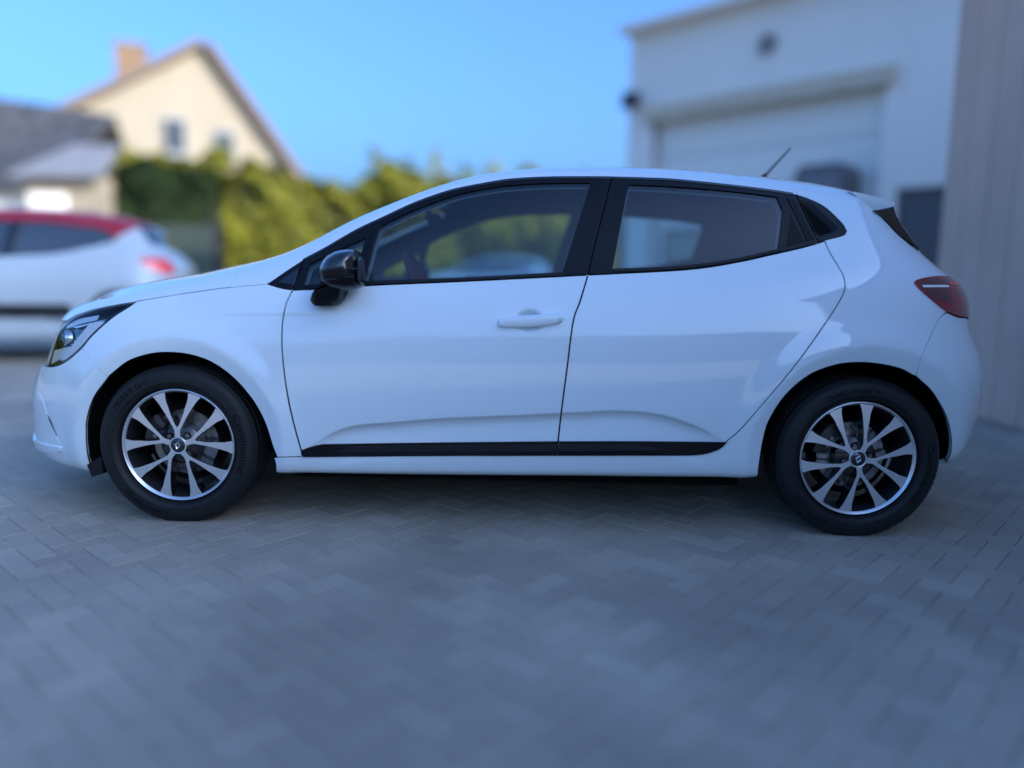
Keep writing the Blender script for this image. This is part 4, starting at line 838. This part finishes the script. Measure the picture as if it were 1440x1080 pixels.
# --- long low hall behind the camera, seen only as a reflection in the car's flank
mat('hall_wall',(.44,.41,.40),.8,noise=(.5,(.38,.35,.345),.4,.6)); mat('hall_roof',(.10,.10,.11),.6)
ha=empty('hall',(0,-19,0)); tag(ha,'long low hall with bright windows facing the yard from behind the camera','building')
MB().box((-4,-4,1.5),(44,8,3.0)).build('wall','hall_wall',ha)
rf=MB(); rf.add([Vector(p) for p in ((-26.3,.3,3.02),(18.3,.3,3.02),(18.3,-4,4.0),(-26.3,-4,4.0),(-26.3,-8.3,3.02),(18.3,-8.3,3.02))],[(0,1,2,3),(3,2,5,4),(0,3,4),(1,5,2)]); rf.build('roof','hall_roof',ha)
for i in range(12):
    o=MB().box((-23+3.3*i,.03,1.75),(1.7,.08,1.2)).build('window','garage_door_white',ha); MB().box((-23+3.3*i,.08,1.75),(1.5,.03,1.0)).build('pane','window_glass',o)
# ------------------------------------------------------------------ hedges, houses, other cars
def leafmat(name,c1,c2,c3):
    m=bpy.data.materials.new(name); m.use_nodes=True; n=m.node_tree.nodes; l=m.node_tree.links; b=n['Principled BSDF']; b.inputs['Roughness'].default_value=.55; b.inputs['Specular IOR Level'].default_value=.3
    ge=n.new('ShaderNodeNewGeometry'); cr=n.new('ShaderNodeValToRGB'); l.new(ge.outputs['Random Per Island'],cr.inputs[0]); e=cr.color_ramp.elements; e[0].color=(*c1,1); e[1].color=(*c3,1); q=e.new(.5); q.color=(*c2,1)
    ns=n.new('ShaderNodeTexNoise'); ns.inputs['Scale'].default_value=.9; l.new(ge.outputs['Position'],ns.inputs['Vector']); mr=n.new('ShaderNodeMapRange'); mr.inputs[1].default_value=.35; mr.inputs[2].default_value=.65; mr.inputs[3].default_value=.7; mr.inputs[4].default_value=1.25; l.new(ns.outputs[0],mr.inputs[0])
    vm=n.new('ShaderNodeVectorMath'); vm.operation='SCALE'; l.new(cr.outputs[0],vm.inputs[0]); l.new(mr.outputs[0],vm.inputs['Scale']); l.new(vm.outputs[0],b.inputs['Base Color'])
    tr=n.new('ShaderNodeBsdfTranslucent'); l.new(vm.outputs[0],tr.inputs[0]); mx=n.new('ShaderNodeMixShader'); mx.inputs[0].default_value=.3; l.new(b.outputs[0],mx.inputs[1]); l.new(tr.outputs[0],mx.inputs[2]); l.new(mx.outputs[0],n['Material Output'].inputs[0]); MATS[name]=m
leafmat('leaf_dark',(.018,.036,.012),(.03,.055,.016),(.05,.08,.02)); leafmat('leaf_yellow',(.15,.17,.02),(.26,.26,.028),(.38,.34,.04)); leafmat('leaf_mid',(.06,.09,.02),(.10,.14,.025),(.17,.19,.04))
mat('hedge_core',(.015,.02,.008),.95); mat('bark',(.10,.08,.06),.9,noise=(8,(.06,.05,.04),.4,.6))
def leaves(pts,nrmls,size,name,m,parent):
    n=len(pts); s=size*RNG.uniform(.6,1.35,(n,1)); d=nrmls+RNG.normal(0,.55,(n,3)); d/=np.linalg.norm(d,axis=1,keepdims=True)
    a=np.cross(d,RNG.normal(0,1,(n,3))); a/=np.linalg.norm(a,axis=1,keepdims=True); b=np.cross(d,a)
    v=np.stack([pts-a*s*.5,pts+b*s*.28-a*s*.05+d*s*.08,pts+a*s*.6,pts-b*s*.28-a*s*.05+d*s*.08],1).reshape(-1,3); f=np.arange(4*n).reshape(n,4)
    return meshobj(name,v,f,m,parent,smooth=True)
def lump(x,z,k): return .16*np.sin(x*1.7+k)+.12*np.sin(x*3.1+z*1.3+2*k)+.10*np.sin(z*2.3+x*.6+k*3)+.07*np.sin(x*6.1+z*4.7)
def hedge(name,label,xa,xb,yc,ht,thick,m,n,seed,size=.16,topvar=.35):
    e=empty(name,((xa+xb)/2,yc,0)); tag(e,label,'hedge'); L=xb-xa
    top=lambda x: ht+topvar*(np.sin(x*1.3+seed)*.5+np.sin(x*2.9+2*seed)*.3+np.sin(x*7.3+seed)*.25)
    nf=int(n*.62); x=RNG.uniform(-L/2,L/2,nf); z=RNG.uniform(0,1,nf)*top(x); y=-thick/2-lump(x,z,seed)-RNG.exponential(.10,nf)+.22; p1=np.c_[x,y,z]; n1=np.c_[np.zeros(nf),-np.ones(nf),.35*np.ones(nf)]
    nt_=n-nf; x=RNG.uniform(-L/2,L/2,nt_); y=RNG.uniform(-thick/2,thick/2,nt_); z=top(x)+lump(x,y*3,seed+1)*.6-RNG.exponential(.16,nt_)+.15; p2=np.c_[x,y,z]; n2=np.c_[np.zeros(nt_),np.zeros(nt_)-.2,np.ones(nt_)]
    leaves(np.vstack([p1,p2]),np.vstack([n1,n2]),size,'foliage',m,e)
    # dark inner mass and stems
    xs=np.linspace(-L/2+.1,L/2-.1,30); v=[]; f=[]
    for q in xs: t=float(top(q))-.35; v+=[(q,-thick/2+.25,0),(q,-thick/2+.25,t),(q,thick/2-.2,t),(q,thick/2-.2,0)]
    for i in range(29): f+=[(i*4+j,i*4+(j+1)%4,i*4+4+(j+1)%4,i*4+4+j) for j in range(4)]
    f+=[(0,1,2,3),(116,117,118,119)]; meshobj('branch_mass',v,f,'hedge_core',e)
    for q in np.linspace(-L/2+.4,L/2-.4,max(3,int(L/1.2))): MB().tube([(q,-thick/2+.2,0),(q+.03,-thick/2+.22,.6)],[.05,.03],6).build('stem','bark',e)
    return e
YH=20.3; dH=YH-CC[1]
xl=aty(150,YH); xm=aty(312,YH); xr=aty(860,YH)
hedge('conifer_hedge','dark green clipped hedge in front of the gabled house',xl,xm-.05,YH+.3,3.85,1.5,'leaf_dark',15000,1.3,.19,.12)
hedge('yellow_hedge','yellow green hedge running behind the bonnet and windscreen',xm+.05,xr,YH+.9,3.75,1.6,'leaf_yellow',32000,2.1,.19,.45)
def shoot_tree(px,h_,w_,y,label,m,seed,n=420):
    e=empty('slender_tree',(aty(px,y),y,0)); tag(e,label,'tree',group='slender trees behind the yellow hedge')
    MB().tube([(0,0,0),(.05,0,h_*.5),(0,0,h_*.93)],[.12,.07,.015],8).build('trunk','bark',e,50)
    for k in range(5):
        a=k*2.4+seed; z=h_*(.35+.1*k); MB().tube([(0,0,z),(.35*w_*math.cos(a),.35*w_*math.sin(a),z+.5)],[.035,.01],6).build('limb','bark',e,50)
    t=RNG.uniform(.12,1,n); r=w_*.5*np.sqrt(RNG.uniform(0,1,n))*np.clip(1.15-t,.08,1)**.6*(1+.35*np.sin(t*17+seed)); a=RNG.uniform(0,2*PI,n); p=np.c_[r*np.cos(a),r*np.sin(a),h_*t]
    leaves(p,np.c_[np.cos(a),np.sin(a),.4*np.ones(n)],.17,'crown',m,e)
for px,h_,w_,lab,sd_ in ((528,5.3,1.5,'slender yellow green tree, the one nearest the gabled house',1),(572,4.9,1.3,'short slender tree in the middle of the row behind the hedge',2),(612,5.2,1.5,'slender tree standing above the front edge of the car roof',3),(655,4.7,1.3,'low slender tree above the windscreen pillar of the hatchback',4),(692,4.8,1.3,'slender tree closest to the open sky left of the garage',5)):
    shoot_tree(px,h_,w_,23.2,lab,'leaf_yellow' if sd_%2 else 'leaf_mid',sd_)
# bare shrub mass further left, against the house
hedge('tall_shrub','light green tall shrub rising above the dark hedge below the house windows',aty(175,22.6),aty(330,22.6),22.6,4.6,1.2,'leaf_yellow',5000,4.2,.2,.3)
# --- gabled house
mat('render_cream',(.335,.285,.205),.85,noise=(.8,(.31,.262,.19),.4,.65)); mat('roof_tile',(.055,.05,.052),.7,noise=(5,(.08,.07,.065),.4,.6)); mat('verge',(.17,.12,.09),.7); mat('brick',(.24,.15,.085),.85,noise=(9,(.19,.115,.065),.4,.6)); mat('frame_white',(.36,.36,.35),.5)
yh=28.5; dh=yh-CC[1]
def ph(px,py,y=yh): p=at(px,py,y-CC[1]); return float(p[0]),float(p[2])
ap=ph(288,62); le=ph(60,196); re_=ph(430,250)
ho=empty('gabled_house',((le[0]+re_[0])/2,yh,0)); ox=(le[0]+re_[0])/2; HX=.92; ho.rotation_euler=(0,0,R(22)); tag(ho,'cream gabled house with dark roof and brick chimney behind the hedge','house')
lx=lambda p:((p[0]-ox)*HX,p[1])
wall=[lx(le),(lx(le)[0],0),(lx(re_)[0],0),lx(re_),lx(ap)]
MB().prism(wall,0,9.0).build('wall','render_cream',ho)
def slab(a,b,th,y0_,y1_,name,m):
    a=np.array(a); b=np.array(b); t=(b-a)/np.linalg.norm(b-a); nn=np.array((-t[1],t[0])); nn=nn if nn[1]>0 else -nn; b2=b+t*.5
    return MB().prism([tuple(a+nn*.02),tuple(b2+nn*.02),tuple(b2+nn*(th+.02)),tuple(a+nn*(th+.02))],y0_,y1_).build(name,m,ho)
r1=slab(lx(ap),lx(le),.26,-.45,9.4,'roof','roof_tile'); r2=slab(lx(ap),lx(re_),.26,-.45,9.4,'roof','roof_tile')
slab(lx(ap),lx(le),.30,-.53,-.452,'verge_board','verge'); slab(lx(ap),lx(re_),.30,-.53,-.452,'verge_board','verge')
def to_house(px,py,y): p=at(px,py,y-CC[1]); q=Matrix.Rotation(-R(22),3,'Z')@Vector((p[0]-ox,p[1]-yh,0)); return q.x,q.y,float(p[2])
ct=to_house(184,66,yh+2.0); chw=38/F_PX*(yh+2-CC[1])
o=MB().box((ct[0],ct[1],ct[2]-1.2),(chw,.8,2.4)).build('chimney','brick',ho); MB().box((ct[0],ct[1],ct[2]+.06),(chw+.16,.96,.12)).build('chimney_cap','coping',o)
for (xa,ya,xb,yb) in ((230,166,262,216),(302,180,331,222)):
    p=lx(ph(xa,ya)); q=lx(ph(xb,yb)); cx,cz=(p[0]+q[0])/2,(p[1]+q[1])/2; w_,h_=abs(p[0]-q[0]),abs(p[1]-q[1])
    o=MB().box((cx,-.02,cz),(w_+.12,.10,h_+.12)).build('window','frame_white',ho); MB().box((cx-w_*.26,-.08,cz),(w_*.46,.03,h_*.92)).build('pane','window_glass',o); MB().box((cx+w_*.26,-.08,cz),(w_*.46,.03,h_*.92)).build('pane','window_glass',o); MB().box((cx,-.07,cz-h_/2-.1),(w_+.3,.2,.06)).build('sill','coping',o)
# --- neighbour with slate roof, and its pale lean-to
mat('roof_shade_grey',(.22,.22,.235),.6,noise=(3,(.18,.18,.19),.4,.6)); mat('slate',(.024,.026,.031),.6,noise=(4,(.085,.085,.09),.4,.6))  # lean-to roof is greyed to stand for the shade on it
yn=23.0
def pn(px,py,y=yn): p=at(px,py,y-CC[1]); return float(p[0]),float(p[2])
a=pn(-160,118); b=pn(92,156); c=pn(60,262); d=pn(-160,262); oxn=a[0]
nh=empty('slate_roof_house',(oxn,yn,0)); tag(nh,'low house with a dark slate roof at the far end of the yard','house')
f_=lambda p:(p[0]-oxn,p[1])
MB().box(((f_(c)[0])/2-.3,3.2,d[1]/2),(f_(c)[0]+.2,6.0,d[1])).build('wall','garage_white',nh)
v=[(f_(d)[0]-.2,-.3,d[1]),(f_(c)[0]+.25,-.3,c[1]),(f_(b)[0],3.2,b[1]+.5),(f_(a)[0]-.2,3.2,a[1]+.5),(f_(d)[0]-.2,6.6,d[1]),(f_(c)[0]+.25,6.6,c[1])]
rf=MB().add([Vector(p) for p in v]+[Vector((p[0],p[1],p[2]-.16)) for p in v],[(0,1,2,3),(3,2,5,4),(6,9,8,7),(9,10,11,8),(0,6,7,1),(1,7,8,2),(2,8,11,5),(4,5,11,10)]); rf.build('roof','slate',nh)
yl=19.5; p0=pn(28,222,yl); p1=pn(150,300,yl); lt=empty('lean_to',(p0[0],yl,0)); tag(lt,'pale lean-to with cream end wall between the parked car and the hedge','shed')
W_=p1[0]-p0[0]; zt=pn(60,205,yl)[1]; ze=pn(60,246,yl)[1]
MB().box((W_/2,1.2,ze/2-.02),(W_,2.2,ze-.04)).build('wall','render_cream',lt)
MB().add([Vector(q) for q in ((-.15,-.35,ze),(W_+.12,-.35,ze),(W_*.72,2.3,zt+.4),(W_*.1,2.3,zt+.4),(-.15,-.35,ze-.1),(W_+.12,-.35,ze-.1),(W_*.72,2.3,zt+.3),(W_*.1,2.3,zt+.3))],[(0,1,2,3),(7,6,5,4),(0,4,5,1),(1,5,6,2),(2,6,7,3),(3,7,4,0)]).build('roof','roof_shade_grey',lt)
MB().box((W_*.28,.06,ze*.45),(W_*.44,.08,ze*.82)).build('door_leaf','garage_door_white',lt)
# --- green slatted fence behind the parked car
mat('fence_green',(.045,.065,.055),.6,noise=(7,(.06,.08,.065),.4,.6))
yf=9.6; fe=empty('slatted_fence',(aty(230,yf),yf,0)); tag(fe,'dull green slatted fence panel between the parked car and the hedge','fence')
for k in range(19): MB().box((-.86+.095*k,0,.92),(.078,.022,1.64)).build('slat','fence_green',fe)
for z in (.35,1.5): MB().box((0,.03,z),(1.84,.04,.07)).build('rail','fence_green',fe)
for x in (-.95,.95): MB().box((x,.03,.92),(.09,.09,1.84)).build('post','dark_metal',fe)
# --- the other cars: cut from the same kind of shell, plainer
mat('dimmed_white',(.48,.52,.54),.4,coat=.6,coat_r=.05); mat('red_paint',(.36,.014,.026),.45,coat=.25); mat('plain_glass',(.030,.038,.045),.05,coat=1,spec=1.0); mat('cladding',(.012,.012,.013),.6)  # parked car's white is darkened to offset too much sky light on it
dlo_all=outline([DLO_A,DLO_R,part(BELT_R,7,0),part(BELT_F,4,0),[(411.5,407.5),(376,398.6)]])
def shell_part(name,loop,m,root,T,both=False,far=False,holes=(),off=0.,h=.05):
    o=panel(name,loop,m,root,h=h,flange=.02,both=both,far=far,holes=holes,off=off)
    sx,sy,sz=T; v=np.array([q.co[:] for q in o.data.vertices])*[sx,sy,sz]
    o.data.vertices.foreach_set('co',v.ravel()); o.data.update(); return o
def plain_car(name,label,loc,rz,T,roof_m,strip):
    clad=False
    c=empty(name,loc,rz); tag(c,label,'car')
    vt=np.vstack([px2sv(crspline(DLO_A,8)),px2sv(crspline(DLO_R[:9],8))]); vbelt=px2sv(crspline(BELT_F+BELT_R[1:],10))
    up=vt[(vt[:,0]>-.60)]; end=up[-1]
    roof=np.vstack([up[::1]+[0,-.035 if strip else .004],[(1.42,.86),(1.55,.95),(1.6,1),(-.38,1),(-.36,.98),(-.325,VW+.02),(-.345,VW+.004),(-.45,VW-.010),(-.6,VW-.014)]])
    shell_part('roof',roof,roof_m,c,T,both=True,off=.008 if strip else 0.)
    tl_=np.array(outline([TAIL_TOP,('sv',[(TT[0]+.035,TT[1]-.012),(TT[0]+.05,(TT[1]+TB[1])/2),(TB[0]+.06,TB[1]+.004)]),TAIL_BOT]))
    hd_=np.array(outline([LAMP_TOP,LAMP_BOT,LAMP_FRONT]))
    v0=.105 if clad else .03
    bot=lambda a_,vv: a_[a_[:,1]>vv]
    body_=np.vstack([[(-2,v0)],bot(archf,v0),bot(archr,v0),[(2,v0),(2,.70),(1.50,.70),(1.44,.80),(1.42,.855)],up[::-1]+[0,.002],[(-.6,VW-.016),(-.8,VW-.012),(-.95,VW-.006),(-1.06,VW+.012),(-1.13,.97),(-1.16,1),(-2,1)]])
    shell_part('body',body_,'dimmed_white' if strip else 'white_paint',c,T,both=True,holes=(dlo_all,tl_,hd_))
    for far in (False,True):
        shell_part('side_glass',dlo_all,'plain_glass',c,T,far=far,off=-.006); shell_part('taillight',tl_,'lamp_red_bright',c,T,far=far); shell_part('headlight',hd_,'reflector',c,T,far=far)
        shell_part('pillar',outline([[(803,386),(838,250)],[(838,250),(880,251)],[(880,251),(850,384)],[(850,384),(803,386)]]),'black_gloss',c,T,far=far,off=.002)
    shell_part('windscreen',wind,'plain_glass',c,T,both=True,off=-.004); shell_part('rear_window',np.array([(1.50,.705),(2,.705),(2,.93),(1.6,.985),(1.55,.945),(1.43,.86),(1.45,.80)]),'plain_glass',c,T,both=True,off=-.006)
    if strip:
        a_=zline(np.arange(-.86,.80,.03),np.full(56,.415))[:56]; b_=zline(np.arange(-.86,.80,.03),np.full(56,.545))
        for far in (False,True): shell_part('side_strip',np.vstack([a_,[(a_[-1,0]+.05,(a_[-1,1]+b_[-1,1])/2)],b_[::-1]]),'cladding',c,T,far=far,off=.012)
    sx,sy,sz=T
    MB().box((0,0,.30*sz),(3.3*sx,1.30*sy,.20)).build('underbody','black_void',c)
    MB().box((0,0,.55*sz),(3.4*sx,1.1*sy,.5)).build('inner_mass','black_void',c)
    for wx in (-1.2915,1.2915):
        for sg in (-1,1):
            r=.31*sz; k=empty('wheel',(wx*sx,sg*.76*sy,r),0,c); 
            MB().lathe_y([(.20*sz,-.10),(r*.9,-.10),(r,-.075),(r,.075),(r*.9,.10),(.2*sz,.10)],40).build('tyre','rubber',k,40)
            MB().lathe_y([(.0005,sg*.075),(.08,sg*.07),(.20*sz,sg*.095),(.20*sz,sg*.05)],40).build('rim','alloy_cut',k,40)
    return c
# parked car at the left edge, tail towards us
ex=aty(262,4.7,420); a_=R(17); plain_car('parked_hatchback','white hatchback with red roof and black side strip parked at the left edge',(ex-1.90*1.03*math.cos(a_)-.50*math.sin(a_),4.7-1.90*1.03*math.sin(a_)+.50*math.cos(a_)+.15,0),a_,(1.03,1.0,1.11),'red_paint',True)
plain_car('distant_hatchback','small white hatchback by the hedge, seen through the front door windows',(aty(690,17.6,370),17.6,0),R(2),(1.0,1.0,1.02),'white_paint',False)
# --- far-off belt of trees closing the view to the left and behind the houses: one mass
def treeline():
    n=26000; a=np.radians(RNG.uniform(-150,40,n)); tp=8.0+1.6*np.sin(a*9)+1.1*np.sin(a*23+1)+.8*np.sin(a*51+2)
    t=RNG.uniform(0,1,n)**.7; r=72+RNG.uniform(0,5,n)+2*np.sin(a*31); z=tp*t-RNG.exponential(.25,n)
    p=np.c_[r*np.sin(a),r*np.cos(a),np.maximum(z,.1)]; nn=np.c_[-np.sin(a),-np.cos(a),.5*np.ones(n)]
    o=leaves(p,nn,1.5,'far_trees','leaf_mid',None); tag(o,'far-off belt of green trees beyond the yard','trees',kind='stuff')
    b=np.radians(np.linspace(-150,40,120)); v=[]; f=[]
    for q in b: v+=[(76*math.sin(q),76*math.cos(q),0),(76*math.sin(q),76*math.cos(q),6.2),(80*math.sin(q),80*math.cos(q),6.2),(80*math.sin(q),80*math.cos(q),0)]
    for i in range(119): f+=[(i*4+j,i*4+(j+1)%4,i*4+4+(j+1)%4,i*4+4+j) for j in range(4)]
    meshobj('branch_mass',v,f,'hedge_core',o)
treeline()
